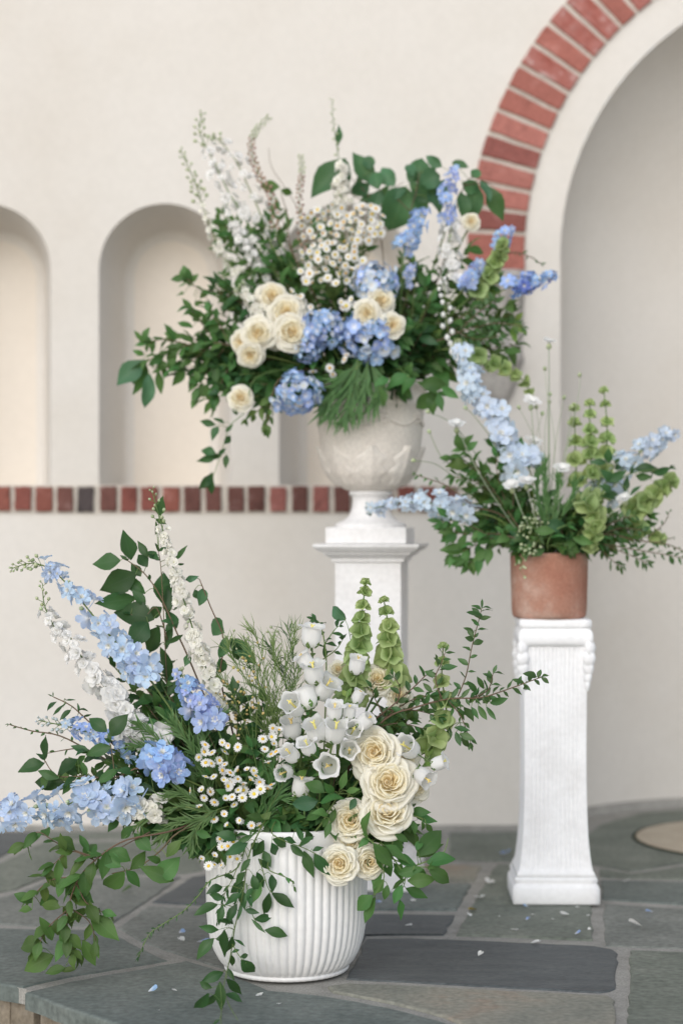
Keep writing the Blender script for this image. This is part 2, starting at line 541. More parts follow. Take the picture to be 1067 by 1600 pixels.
terrace = part('terrace', mb.mesh('terrace_mortar', M['joint'], False))
terrace['kind'] = 'structure'
terrace['label'] = 'bluestone flagged terrace with wide mortar joints'


def w(p):
    return Vector((p[1], p[2], 0)) if len(p) == 3 else G(*p)


def flagstone(pts, mat, thick=0.045, k=0, name='flagstone'):
    r = RNG('flag', k)
    base = [w(p) for p in pts]
    c = sum(base, Vector()) / len(base)
    ring = []
    for i, p in enumerate(base):
        q = base[(i + 1) % len(base)]
        d = q - p
        n = max(1, int(d.length / 0.045))
        nrm = Vector((-d.y, d.x, 0)).normalized()
        for j in range(n):
            t = j / n
            o = 0 if j == 0 else r.uniform(-0.0035, 0.0035)
            ring.append(p + d * t + nrm * o)
    n = len(ring)
    h = r.uniform(-0.0015, 0.002)
    m = MB()

    def off(p, s):
        e = (c - p)
        return p + e.normalized() * s
    rows = [[Vector((p.x, p.y, -thick)) for p in ring], [Vector((p.x, p.y, h - 0.006)) for p in ring],
            [off(p, 0.0025) + Vector((0, 0, h - 0.0018)) for p in ring], [off(p, 0.008) + Vector((0, 0, h)) for p in ring]]
    for row in rows:
        for p in row:
            m.v.append(tuple(p))
            m.uv.append((0, 0))
    area = sum(ring[i].x * ring[(i + 1) % n].y - ring[(i + 1) % n].x * ring[i].y for i in range(n))
    for a in range(3):
        for i in range(n):
            q = (a * n + i, a * n + (i + 1) % n, (a + 1) * n + (i + 1) % n, (a + 1) * n + i)
            m.f.append(q if area > 0 else tuple(reversed(q)))
    top = tuple(3 * n + i for i in range(n))
    m.f.append(top if area > 0 else tuple(reversed(top)))
    me = m.mesh(name, mat, False)
    o = bpy.data.objects.new(name, me)
    COL.objects.link(o)
    o.parent = terrace
    return o


STONES = [
    (0, [(572, 1466), (640, 1465), (780, 1470), (930, 1477), (957, 1482), (965, 1488), (961, 1543), (952, 1547), (936, 1549), (800, 1542), (660, 1534), (540, 1528)]),
    (2, [(984, 1484), (1067, 1487), (1180, 1491), (1200, 1640), (979, 1640)]),
    (3, [(512, 1541), (540, 1537), (660, 1541), (800, 1549), (950, 1556), (960, 1562), (960, 1640), (830, 1640), (694, 1588), (615, 1567), (520, 1549)]),
    (1, [(40, 1549), (106, 1533), (177, 1520), (275, 1503), (290, 1500), (346, 1517), (420, 1546), (490, 1553), (515, 1556), (610, 1574), (690, 1595), (820, 1645), ('w', 0.36, 4.03), (0, 0, 0), (193, 1601), (118, 1577)]),
    (1, [(-60, 1452), (0, 1449), (59, 1451), (165, 1452), (215, 1477), (262, 1499), (177, 1513), (106, 1525), (37, 1541), (0, 1535), (-80, 1513)]),
    (4, [(-50, 1443), (-40, 1412), (30, 1394), (80, 1373), (283, 1369), (228, 1408), (172, 1445), (60, 1445), (0, 1442)]),
    (2, [(-60, 1404), (-60, 1352), (2, 1347), (68, 1315), (300, 1313), (318, 1358), (290, 1363), (75, 1367), (25, 1388)]),
    (0, [(-60, 1300), (60, 1300), (57, 1309), (0, 1338), (-60, 1344)]),
    (0, [(300, 1369), (330, 1365), (421, 1365), (421, 1416), (300, 1412), (238, 1408)]),
    (4, [(185, 1448), (232, 1414), (300, 1418), (420, 1422), (420, 1532), (350, 1511), (290, 1493), (224, 1471)]),
    (1, [(432, 1372), (690, 1381), (736, 1381), (713, 1421), (572, 1420), (432, 1416)]),
    (0, [(432, 1424), (572, 1427), (710, 1429), (693, 1459), (572, 1459), (530, 1520), (432, 1532)]),
    (2, [(75, 1300), (300, 1299), (430, 1303), (690, 1301), (687, 1345), (430, 1340), (310, 1308), (72, 1309)]),
    (2, [(702, 1300), (790, 1299), (904, 1299), (908, 1346), (764, 1344), (700, 1343)]),
    (3, [(325, 1345), (430, 1345), (687, 1350), (753, 1352), (740, 1376), (690, 1376), (430, 1366), (330, 1360)]),
    (2, [(776, 1350), (922, 1353), (923, 1418), (926, 1468), (780, 1462), (713, 1460), (742, 1404)]),
    (4, [(944, 1411), (1067, 1419), (1160, 1422), (1160, 1484), (945, 1476), (942, 1424)]),
    (1, [(938, 1374), (1160, 1380), (1160, 1416), (1067, 1412), (940, 1404)]),
    (2, [(936, 1357), (984, 1366), (1067, 1353), (1160, 1349), (1160, 1375), (938, 1369)]),
    (2, [(916, 1303), (935, 1288), (1000, 1270), (1067, 1264), (1160, 1262), (1420, 1264), (1500, 1290), (1500, 1340), (1160, 1343), (1067, 1347), (984, 1360), (930, 1350), (914, 1347)]),
    # beyond the frame
    (4, [(828, 1650), (978, 1650), (1190, 1650), ('w', 0.94, 3.94), ('w', 0.40, 4.04)]),
    (1, [(1212, 1640), (1195, 1492), (1600, 1494), (1700, 1640)]),
    (2, [(1214, 1650), (1710, 1650), (1900, 1680), ('w', 2.0, 4.03), ('w', 0.98, 3.94)]),
    (0, [(1175, 1422), (1600, 1424), (1600, 1484), (1175, 1484)]),
    (2, [(1175, 1350), (1500, 1350), (1520, 1415), (1175, 1414)]),
    (4, [(1520, 1300), (1900, 1300), (1900, 1415), (1530, 1415)]),
    (2, [(1620, 1424), (1950, 1424), (2000, 1640), (1720, 1640), (1615, 1490)]),
    (4, [(-75, 1512), (-72, 1452), (-380, 1450), (-420, 1470), (-180, 1490)]),
    (2, [(-75, 1442), (-60, 1412), (-350, 1408), (-390, 1442)]),
    (1, [(-75, 1402), (-75, 1352), (-420, 1350), (-380, 1400)]),
    (2, [(-75, 1344), (-75, 1300), (-500, 1300), (-500, 1344)]),
    (0, [(-520, 1300), (-900, 1300), (-900, 1370), (-520, 1370)]),
    (4, [(-440, 1378), (-820, 1376), (-700, 1420), (-420, 1440), (-380, 1408)]),
]
for k, (mi, pts) in enumerate(STONES):
    pts = [('w', -0.02, 4.17) if p == (0, 0, 0) else p for p in pts]
    flagstone(pts, SLATE[mi], k=k)

# rubble riser below the slab edge
r = RNG('riser')
for row in range(2):
    s = 0.0
    for i in range(3, len(EDGE) - 3):
        a = Vector((*EDGE[i], 0))
        b = Vector((*EDGE[i + 1], 0))
        d = (b - a)
        n = max(1, round(d.length / 0.26))
        nrm = Vector((-d.y, d.x, 0)).normalized()
        for j in range(n):
            p = a + d * (j / n) + nrm * 0.055
            q = a + d * ((j + 1.02) / n) + nrm * 0.055
            z1 = -0.047 - row * 0.185
            z0 = z1 - r.uniform(0.168, 0.178)
            m = MB()
            f_ = r.uniform(0.0, 0.02)
            for (e, zz) in ((0, z0), (0, z1)):
                for t, dep in ((0.0, 0.004), (0.04, -f_), (0.5, -f_ - r.uniform(0, 0.012)), (0.96, -f_), (1.0, 0.004), (1.0, 0.12), (0.0, 0.12)):
                    c = p + (q - p) * t + nrm * dep
                    m.v.append((c.x, c.y, zz + r.uniform(-0.006, 0.004)))
                    m.uv.append((0, 0))
            for t in range(7):
                m.f.append((t, (t + 1) % 7, 7 + (t + 1) % 7, 7 + t))
            m.f.append(tuple(range(6, -1, -1)))
            m.f.append(tuple(range(7, 14)))
            o = bpy.data.objects.new('riser_stone', m.mesh('riser_stone', M['rubble'], False))
            COL.objects.link(o)
            o.parent = terrace

# round tan inset with a dark joint round it
dc = Vector((1.50, 7.17, 0))
m = MB()
m.lathe([(0.001, 0.008), (0.42, 0.008), (0.436, 0.006), (0.44, 0.0), (0.44, -0.008)], 72)
o = bpy.data.objects.new('round_inset', m.mesh('round_inset', M['tan_disc']))
COL.objects.link(o)
o.parent = terrace
o.location = dc
m = MB()
m.lathe([(0.438, -0.004), (0.438, 0.005), (0.449, 0.005), (0.452, -0.004)], 72)
o = bpy.data.objects.new('inset_rim', m.mesh('inset_rim', M['soil']))
COL.objects.link(o)
o.parent = terrace
o.location = dc

# ---- wall
wall = thing('garden_wall', 'cream plaster wall with arched niches, a brick sill course and a brick arch', 'wall', (0, WY, 0))
NH = 103 / F * WY
NZS, NZ0 = wz(421), wz(758)
PITCH = 281 / F * WY
NX = [wx(258) + PITCH * k for k in (-3, -2, -1, 0, 1)]
TOP, XL, XR = 4.4, -4.6, 5.2
m = MB()


def strip(x0, x1, za0, za1, zb0, zb1):
    m.poly([(x0, WY, za0), (x1, WY, za1), (x1, WY, zb1), (x0, WY, zb0)])


x = XL
for c in NX:
    strip(x, c - NH, -0.02, -0.02, TOP, TOP)
    xs = [c - NH * math.cos(math.pi * k / 32) for k in range(33)]
    for a, b in zip(xs, xs[1:]):
        za = NZS + math.sqrt(max(NH ** 2 - (a - c) ** 2, 0))
        zb = NZS + math.sqrt(max(NH ** 2 - (b - c) ** 2, 0))
        strip(a, b, -0.02, -0.02, NZ0, NZ0)
        strip(a, b, za, zb, TOP, TOP)
    x = c + NH
strip(x, CX - CR, -0.02, -0.02, TOP, TOP)
xs = [CX - CR * math.cos(math.pi * k / 72) for k in range(73)]
for a, b in zip(xs, xs[1:]):
    za = CZ + math.sqrt(max(CR ** 2 - (a - CX) ** 2, 0))
    zb = CZ + math.sqrt(max(CR ** 2 - (b - CX) ** 2, 0))
    strip(a, b, za, zb, TOP, TOP)
strip(CX + CR, XR, -0.02, -0.02, TOP, TOP)
m.poly([(XL, WY, TOP), (XR, WY, TOP), (XR, WY + 1.3, TOP), (XL, WY + 1.3, TOP)])
m.poly([(XL, WY, -0.5), (XL, WY, TOP), (XL, WY + 1.3, TOP), (XL, WY + 1.3, -0.5)])
m.poly([(XR, WY, -0.5), (XR, WY + 1.3, -0.5), (XR, WY + 1.3, TOP), (XR, WY, TOP)])
part('plaster_face', m.mesh('plaster_face', M['plaster'], False), wall)

for c in NX:
    m = MB()
    loops = [(0.0, 0.0), (0.003, 0.0008), (0.010, 0.003), (0.10, 0.022), (0.20, 0.043), (0.262, 0.056), (0.285, 0.063), (0.298, 0.073), (0.304, 0.088), (0.305, 0.10)]
    n = 36
    cols = n + 3
    for d, ins in loops:
        h = NH - ins
        ring = [(c - h, NZ0)] + [(c - h * math.cos(math.pi * k / n), NZS + h * math.sin(math.pi * k / n)) for k in range(n + 1)] + [(c + h, NZ0)]
        for xx, zz in ring:
            m.v.append((xx, WY + d, zz))
            m.uv.append((0, 0))
    for a in range(len(loops) - 1):
        for k in range(cols - 1):
            m.f.append((a * cols + k, (a + 1) * cols + k, (a + 1) * cols + k + 1, a * cols + k + 1))
    a = (len(loops) - 1) * cols
    back = [m.v[a + k] for k in range(cols)]
    part('niche', m.mesh('niche', M['plaster']), wall)
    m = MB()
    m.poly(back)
    part('niche_back', m.mesh('niche_back', M['niche_bounce_tint'], False), wall)
    m = MB()
    m.poly([(c - NH, WY, NZ0), (c + NH, WY, NZ0), (c + NH, WY + 0.31, NZ0 + 0.004), (c - NH, WY + 0.31, NZ0 + 0.004)])
    part('niche_sill', m.mesh('niche_sill', M['plaster'], False), wall)

m = MB()
na, nb = 48, 20
for j in range(nb + 1):
    ph = math.pi / 2 * j / nb
    for i in range(na + 1):
        th = math.pi * i / na
        m.v.append((CX + CR * math.cos(th) * math.cos(ph), WY + CD * math.sin(th) * math.cos(ph), CZ + CR * math.sin(ph)))
        m.uv.append((0, 0))
for j in range(nb):
    for i in range(na):
        q = j * (na + 1) + i
        m.f.append((q, q + na + 1, q + na + 2, q + 1))
b = len(m.v)
for z in (-0.02, CZ):
    for i in range(na + 1):
        th = math.pi * i / na
        m.v.append((CX + CR * math.cos(th), WY + CD * math.sin(th), z))
        m.uv.append((0, 0))
for i in range(na):
    m.f.append((b + i, b + na + 1 + i, b + na + 2 + i, b + i + 1))
part('apse', m.mesh('apse', M['plaster']), wall)

# low mortar fillet where the wall meets the paving
m = MB()
m.box(XL + 0.2, CX - CR, WY - 0.016, WY + 0.003, -0.01, 0.014)
part('base_fillet', m.mesh('base_fillet', M['joint'], False), wall)
m = MB()
for j, (rr, z) in enumerate(((0.0, 0.03), (-0.018, 0.026), (-0.03, -0.012))):
    for i in range(49):
        th = math.pi * i / 48
        m.v.append((CX + (CR + rr) * math.cos(th), WY + (CD + rr) * math.sin(th), z))
        m.uv.append((0, 0))
for j in range(2):
    for i in range(48):
        q = j * 49 + i
        m.f.append((q, q + 1, q + 50, q + 49))
part('base_fillet', m.mesh('apse_fillet', M['joint']), wall)


def brick_mesh(w_, h_, d_, r, mat, taper=1.0):
    """brick centred on origin in XZ, back at y=0, front at y=-d, worn edges"""
    m = MB()
    e = 0.004
    N = 4
    for (yy, s) in ((0.0, 0.0), (-d_ + e, 0.0), (-d_, e)):
        for side in range(4):
            for k in range(N):
                t = -1 + 2 * k / N
                hx, hz = w_ / 2 - s, h_ / 2 - s
                if side == 0:
                    px_, pz_ = t * hx, -hz
                elif side == 1:
                    px_, pz_ = hx, t * hz
                elif side == 2:
                    px_, pz_ = -t * hx, hz
                else:
                    px_, pz_ = -hx, -t * hz
                tp = 1 + (taper - 1) * (px_ / w_ + 0.5)
                j = r.uniform(-0.0022, 0.0022)
                m.v.append((px_ + j, yy, pz_ * tp + r.uniform(-0.0022, 0.0022)))
                m.uv.append((0, 0))
    n = 4 * N
    for a in range(2):
        for i in range(n):
            m.f.append((a * n + i, a * n + (i + 1) % n, (a + 1) * n + (i + 1) % n, (a + 1) * n + i))
    m.f.append(tuple(2 * n + i for i in range(n)))
    return m.mesh('brick', mat, False)


# brick sill course
BZ0, BZ1 = wz(800.5), wz(759)
m = MB()
m.box(-3.6, wx(735), WY - 0.004, WY + 0.001, BZ0 - 0.004, NZ0 - 0.001)
part('sill_mortar', m.mesh('sill_mortar', M['mortar'], False), wall)
r = RNG('sill bricks')
step = 33.2 / F * WY
shapes = {}
for mi in range(5):
    for v in range(3):
        shapes[mi, v] = brick_mesh(step * r.uniform(0.72, 0.80), (BZ1 - BZ0) * r.uniform(0.91, 0.97), 0.014, r, BRS[mi])
x = -3.55
k = 0
seq = [0, 3, 1, 2, 1, 3, 4, 3, 1, 0, 3, 1]
while x < wx(725):
    mi = r.choice([0, 1, 1, 2, 3, 3])
    for pxk, mk in ((20, 0), (53, 1), (87, 2), (119, 3), (149, 4), (180, 3), (213, 1), (246, 1), (277, 0), (310, 3)):
        if abs(x - wx(pxk)) < step / 2:
            mi = mk
    part('brick', shapes[mi, r.randrange(3)], wall, Matrix.Translation((x + r.uniform(-0.003, 0.003), WY - 0.002, (BZ0 + BZ1) / 2 + r.uniform(-0.002, 0.002))) @ Matrix.Rotation(r.uniform(-0.015, 0.015), 4, 'Y'))
    x += step * r.uniform(0.97, 1.03)

# brick arch
R0, R1 = 496 / F * WY, 586 / F * WY
m = MB()
n = 96
for j, (rr, yy) in enumerate(((R0, 0.001), (R0, -0.006), (R1, -0.006), (R1, 0.001))):
    for i in range(n + 1):
        a = math.pi * i / n
        m.v.append((CX + rr * math.cos(a), WY + yy, CZ + rr * math.sin(a)))
        m.uv.append((0, 0))
for j in range(3):
    for i in range(n):
        q = j * (n + 1) + i
        m.f.append((q, q + 1, q + n + 2, q + n + 1))
part('arch_mortar', m.mesh('arch_mortar', M['mortar'], False), wall)
r = RNG('arch bricks')
na = 47
wid = (R1 - R0) * 0.985
hin = math.pi / na * R0 * 0.79
hout = math.pi / na * R1 * 0.83
ash = {}
for mi in (0, 1, 2, 5):
    for v in range(3):
        ash[mi, v] = brick_mesh(wid, hin, 0.014, r, BR[mi] if mi < 5 else EFF, taper=hout / hin)
for i in range(na):
    a = math.pi - math.pi * (i + 0.5) / na
    mi = r.choice([0, 0, 2, 1, 2, 1])
    if i in (8, 9, 10, 11, 12, 13, 14):
        mi = 5 if i % 3 else 0
    c = Vector((CX + (R0 + R1) / 2 * math.cos(a), WY - 0.003, CZ + (R0 + R1) / 2 * math.sin(a)))
    part('brick', ash[mi, r.randrange(3)], wall, Matrix.Translation(c) @ Matrix.Rotation(-a + r.uniform(-0.006, 0.006), 4, 'Y'))

for sx in (-1, 1):
    part('brick', ash[0, 1 + sx // 2], wall, Matrix.Translation((CX + sx * (R0 + R1) / 2, WY - 0.003, CZ - 0.022)) @ Matrix.Rotation(math.pi if sx < 0 else 0, 4, 'Y'))
# carved stone corbels below the arch feet
for sgn, cxp in ((-1, CX - (R0 + R1) / 2), (1, CX + (R0 + R1) / 2)):
    m = MB()
    prof = [(-0.012, 0.105, 0.052), (0.0, 0.118, 0.075), (0.03, 0.118, 0.08), (0.04, 0.108, 0.07), (0.06, 0.112, 0.066), (0.12, 0.11, 0.06), (0.2, 0.108, 0.055), (0.29, 0.104, 0.05), (0.31, 0.106, 0.066), (0.335, 0.104, 0.068), (0.35, 0.095, 0.05), (0.40, 0.085, 0.045), (0.46, 0.06, 0.035), (0.50, 0.03, 0.02), (0.52, 0.006, 0.006)]
    n = 36
    for dz, hw, dep in prof:
        for i in range(n + 1):
            t = -1 + 2 * i / n
            q = dep * (1 - abs(t) ** 6)
            if 0.05 < dz < 0.3:
                q -= 0.014 * (0.5 + 0.5 * math.cos(t * math.pi * 4.0))
            m.v.append((cxp + t * hw, WY - q + 0.001, CZ - 0.066 - dz))
            m.uv.append((0, 0))
    for j in range(len(prof) - 1):
        for i in range(n):
            q = j * (n + 1) + i
            m.f.append((q, q + n + 1, q + n + 2, q + 1))
    m.f.append(tuple(range(n + 1)))
    part('corbel', m.mesh('corbel', M['corbel']), wall)

# ------------------------------------------------------------------ vessels and pedestals
A0 = Vector((P(448, 1500, 5.14).x, 5.14, 0))
pot = thing('fluted_planter', 'large white ribbed planter standing on the flagstones', 'planter', A0)
PR, PH = 0.205, 0.386
body = [(0.150, 0.012, 0), (0.160, 0.016, 0.5), (0.172, 0.030, 1), (0.186, 0.055, 1), (0.196, 0.085, 1), (0.202, 0.12, 1), (0.205, 0.16, 1), (0.206, 0.22, 1), (0.207, 0.28, 1), (0.207, 0.335, 1), (0.2072, 0.341, 0.7), (0.2075, 0.346, 0.0), (0.209, 0.350, 0), (0.210, 0.376, 0), (0.208, 0.384, 0), (0.203, 0.386, 0), (0.197, 0.383, 0), (0.194, 0.36, 0), (0.192, 0.30, 0)]
NFL = 58
m = MB()


def flute(a, k, rr, z):
    wgt = body[k][2]
    f = abs(math.sin(a * NFL / 2))
    return rr + wgt * (0.0062 * (f ** 0.75) - 0.004), z


m.lathe([(q[0], q[1]) for q in body], NFL * 8, flute)
part('body', m.mesh('planter_body', M['white_glaze']), pot, Matrix.Translation(A0))
m = MB()
m.lathe([(0.02, 0.001), (0.150, 0.001), (0.157, 0.004), (0.160, 0.011), (0.154, 0.015), (0.145, 0.016)], NFL * 4, lambda a, k, rr, z: (rr + (0.0015 * abs(math.sin(a * NFL / 2)) if k > 0 else 0), z))
part('foot_ring', m.mesh('planter_foot', M['white_glaze']), pot, Matrix.Translation(A0))
m = MB()
m.lathe([(0.001, 0.0), (0.192, 0.0)], 40)
part('flower_foam', m.mesh('planter_foam', M['soil']), pot, Matrix.Translation(A0 + Vector((0, 0, 0.335))))

# column with the terracotta pot
C0 = Vector((P(863, 1400, 6.09).x, 6.09, 0))
colm = thing('fluted_pedestal', 'tall white fluted plaster pedestal carrying the terracotta pot', 'pedestal', C0)
SC = 6.09 / F


def sq_loft(rows, nside, reed=0.0, nreed=0, k=1.0):
    """rows = [(half width, z, reed weight)] of a square section"""
    m = MB()
    per = nside * 4
    for hw, z, wt in rows:
        hw *= k
        for s in range(4):
            for i in range(nside):
                t = -1 + 2 * i / nside
                d = 0.0
                if nreed and abs(t) < 0.86:
                    d = wt * reed * (abs(math.cos((t / 0.86) * math.pi / 2 * nreed)) ** 0.6 - 1)
                a, b_ = t * hw, hw + d
                if s == 0:
                    p = (a, -b_)
                elif s == 1:
                    p = (b_, a)
                elif s == 2:
                    p = (-a, b_)
                else:
                    p = (-b_, -a)
                m.v.append((p[0], p[1], z))
                m.uv.append((0, 0))
    for k in range(len(rows) - 1):
        for i in range(per):
            m.f.append((k * per + i, k * per + (i + 1) % per, (k + 1) * per + (i + 1) % per, (k + 1) * per + i))
    m.f.append(tuple(range(per - 1, -1, -1)))
    m.f.append(tuple((len(rows) - 1) * per + i for i in range(per)))
    return m


def colz(py):
    return (1418 - py) * SC * 0.985


RC = Matrix.Translation(C0) @ Matrix.Rotation(math.radians(-1), 4, 'Z')
part('base', sq_loft([(0.139, 0.003, 0), (0.1425, 0.008, 0), (0.1425, 0.05, 0), (0.139, 0.058, 0), (0.134, 0.062, 0), (0.133, 0.068, 0), (0.136, 0.074, 0), (0.134, 0.082, 0), (0.128, 0.086, 0)], 10, k=0.91).mesh('pedestal_base', M['white_column'], True), colm, RC)
sh = [(0.130, 0.084, 0), (0.125, 0.096, 0), (0.120, 0.104, 0.4), (0.117, 0.115, 1), (0.112, 0.15, 1), (0.107, 0.20, 1), (0.1035, 0.27, 1), (0.1015, 0.36, 0.8), (0.101, 0.48, 0.55), (0.102, 0.60, 0.6), (0.103, 0.72, 0.8), (0.105, 0.765, 0.9), (0.107, 0.79, 0.0)]
part('shaft', sq_loft(sh, 104, 0.0050, 13, k=0.92).mesh('pedestal_shaft', M['white_column'], True), colm, RC)
part('capital_roll', sq_loft([(0.108, 0.775, 0), (0.117, 0.778, 0), (0.1235, 0.788, 0), (0.125, 0.803, 0), (0.1225, 0.818, 0), (0.116, 0.827, 0), (0.112, 0.83, 0)], 24, k=0.9).mesh('pedestal_roll', M['white_column'], True), colm, RC)
CTOP = 0.856
part('abacus', sq_loft([(0.112, 0.829, 0), (0.118, 0.832, 0), (0.1195, 0.838, 0), (0.1195, CTOP - 0.006, 0), (0.117, CTOP, 0)], 8, k=0.9).mesh('pedestal_abacus', M['white_column'], True), colm, RC)
r = RNG('drapes')
for sx in (-1, 1):
    for sy in (-1, 1):
        m = MB()
        z = 0.79
        for k, (ln, wd) in enumerate(((0.05, 0.017), (0.05, 0.019), (0.045, 0.016), (0.04, 0.013), (0.035, 0.010))):
            c = Vector((sx * (0.098 + 0.003 - 0.0012 * k), sy * (0.098 + 0.003 - 0.0012 * k), z))
            prof = [(0.002, 0.006), (wd * 0.7, 0.0), (wd, -ln * 0.35), (wd * 0.75, -ln * 0.75), (0.002, -ln)]
            b0 = len(m.v)
            m.lathe(prof, 12, lambda a, kk, rr, zz: (rr * (1 + 0.18 * math.cos(3 * a + k)), zz))
            for q in range(b0, len(m.v)):
                v = m.v[q]
                m.v[q] = (v[0] + c.x, v[1] + c.y, v[2] + c.z)
            z -= ln * 0.62
        part('carved_drape', m.mesh('carved_drape', M['white_column']), colm, RC)
TP = C0 + Vector((P(862, 960, 6.0).x - C0.x, -0.005, CTOP))
tp = thing('terracotta_pot', 'round terracotta pot on the tall white fluted pedestal', 'pot', TP)
m = MB()
m.lathe([(0.02, 0.001), (0.100, 0.001), (0.108, 0.004), (0.1125, 0.012), (0.1145, 0.03), (0.117, 0.12), (0.1185, 0.188), (0.1185, 0.197), (0.1165, 0.201), (0.111, 0.2), (0.108, 0.19), (0.106, 0.12)], 64)
part('body', m.mesh('terracotta_body', M['terracotta']), tp, Matrix.Translation(TP))
m = MB()
m.lathe([(0.001, 0.0), (0.1075, 0.0)], 32)
part('flower_foam', m.mesh('terracotta_foam', M['soil']), tp, Matrix.Translation(TP + Vector((0, 0, 0.18))))

# square pedestal with the urn
B0 = Vector((P(581, 1390, 6.33).x, 6.33, 0))
RB = Matrix.Translation(B0) @ Matrix.Rotation(math.radians(-8), 4, 'Z')
ped = thing('square_pedestal', 'square white pedestal with moulded cap standing under the stone urn', 'pedestal', B0)
S6 = 6.24 / F
PT_H = CAM_H - (850 - 800) * S6
part('base', sq_loft([(0.150, 0.003, 0), (0.152, 0.01, 0), (0.152, 0.07, 0), (0.148, 0.076, 0), (0.135, 0.08, 0), (0.128, 0.095, 0), (0.115, 0.105, 0), (0.108, 0.112, 0)], 4).mesh('square_base', M['white_stone'], False), ped, RB)
part('shaft', sq_loft([(0.1035, 0.11, 0), (0.1035, PT_H - 0.055, 0)], 4).mesh('square_shaft', M['white_stone'], False), ped, RB)
part('cap', sq_loft([(0.1045, PT_H - 0.056, 0), (0.113, PT_H - 0.055, 0), (0.114, PT_H - 0.046, 0), (0.122, PT_H - 0.040, 0), (0.136, PT_H - 0.031, 0), (0.139, PT_H - 0.024, 0), (0.150, PT_H - 0.022, 0), (0.163, PT_H - 0.010, 0), (0.165, PT_H - 0.007, 0), (0.165, PT_H - 0.001, 0), (0.163, PT_H, 0)], 4).mesh('square_cap', M['white_stone'], False), ped, RB)
U0 = B0 + Vector((-0.004, 0, PT_H))
urn = thing('stone_urn', 'weathered cast stone urn with relief leaves on the square pedestal', 'urn', U0)
RU = Matrix.Translation(U0) @ Matrix.Rotation(math.radians(-8), 4, 'Z')
part('plinth', sq_loft([(0.124, 0.001, 0), (0.126, 0.004, 0), (0.126, 0.048, 0), (0.123, 0.052, 0)], 4).mesh('urn_plinth', M['white_stone'], False), urn, RU)
fp = [(0.112, 0.052), (0.114, 0.058), (0.106, 0.066), (0.086, 0.074), (0.068, 0.090), (0.060, 0.112), (0.057, 0.135), (0.058, 0.150), (0.066, 0.154), (0.070, 0.160), (0.066, 0.167), (0.058, 0.170)]
m = MB()
m.lathe(fp, 48)
part('stem', m.mesh('urn_stem', M['white_stone']), urn, RU)
bp = [(0.050, 0.166), (0.078, 0.170), (0.108, 0.188), (0.132, 0.216), (0.148, 0.25), (0.157, 0.29), (0.163, 0.34), (0.167, 0.39), (0.169, 0.43), (0.176, 0.435), (0.178, 0.445), (0.174, 0.452), (0.172, 0.475), (0.182, 0.49), (0.196, 0.498), (0.198, 0.51), (0.192, 0.514), (0.176, 0.508), (0.165, 0.47), (0.16, 0.40)]
m = MB()
m.lathe(bp, 72)
part('bowl', m.mesh('urn_bowl', M['urn']), urn, RU)
m = MB()
m.lathe([(0.001, 0), (0.168, 0)], 32)
part('flower_foam', m.mesh('urn_foam', M['soil']), urn, Matrix.Translation(U0 + Vector((0, 0, 0.485))))


def urn_r(z):
    for (r0, z0), (r1, z1) in zip(bp, bp[1:]):
        if z0 <= z <= z1:
            return r0 + (r1 - r0) * (z - z0) / (z1 - z0)
    return 0.16


m = MB()


def rl(u, v):
    z = 0.182 + 0.125 * v
    lob = 1 + 0.25 * math.cos(v * 18)
    wdt = 0.050 * math.sin(math.pi * min(v * 0.9 + 0.08, 1)) ** 0.6 * lob
    rr = urn_r(z) + (0.0085 + 0.006 * max(0, v - 0.7) / 0.3) * (1 - abs(u) ** 2.0) + 0.0025 * math.cos(u * 9) * (1 - abs(u)) - 0.001
    a = u * wdt / max(rr, 0.05) - math.pi / 2
    return (rr * math.cos(a), rr * math.sin(a), z)


m.sheet(12, 16, rl)
rlm = m.mesh('relief_leaf', M['urn'])
for k in range(8):
    part('relief_leaf', rlm, urn, RU @ Matrix.Rotation(2 * math.pi * k / 8 + 0.15, 4, 'Z'))
m = MB()
for k in range(7):
    a = 2 * math.pi * k / 7
    cxx, czz = 0.02 * math.cos(a), 0.02 * math.sin(a)
    if k == 0:
        m.lathe([(0.0005, 0.010), (0.008, 0.008), (0.011, 0.0)], 10)
    b0 = len(m.v)
    m.lathe([(0.0005, 0.007), (0.008, 0.005), (0.011, -0.002)], 10)
    for q in range(b0, len(m.v)):
        v = m.v[q]
        m.v[q] = (v[0] + cxx, v[1] + czz, v[2])
rosm = m.mesh('rosette', M['urn'])
for k in range(8):
    a = 2 * math.pi * (k + 0.5) / 8
    z = 0.395
    d = Vector((math.cos(a), math.sin(a), 0))
    part('rosette', rosm, urn, RU @ axisframe(d * (urn_r(z) - 0.003) + Vector((0, 0, z)), d, 0, 0.8))
    m = MB()
    pts = []
    for i in range(7):
        t = i / 6
        aa = a + (t - 0) * 2 * math.pi / 8
        zz = z + 0.005 - 0.028 * math.sin(math.pi * t)
        rr = urn_r(zz) + 0.001
        pts.append(Vector((rr * math.cos(aa), rr * math.sin(aa), zz)))
    m.tube(pts, 0.0042, 0.0042, 6)
    part('swag', m.mesh('swag', M['urn']), urn, RU)

# ------------------------------------------------------------------ plant pieces (shared meshes)
CAMV = Vector((0, 0, CAM_H))


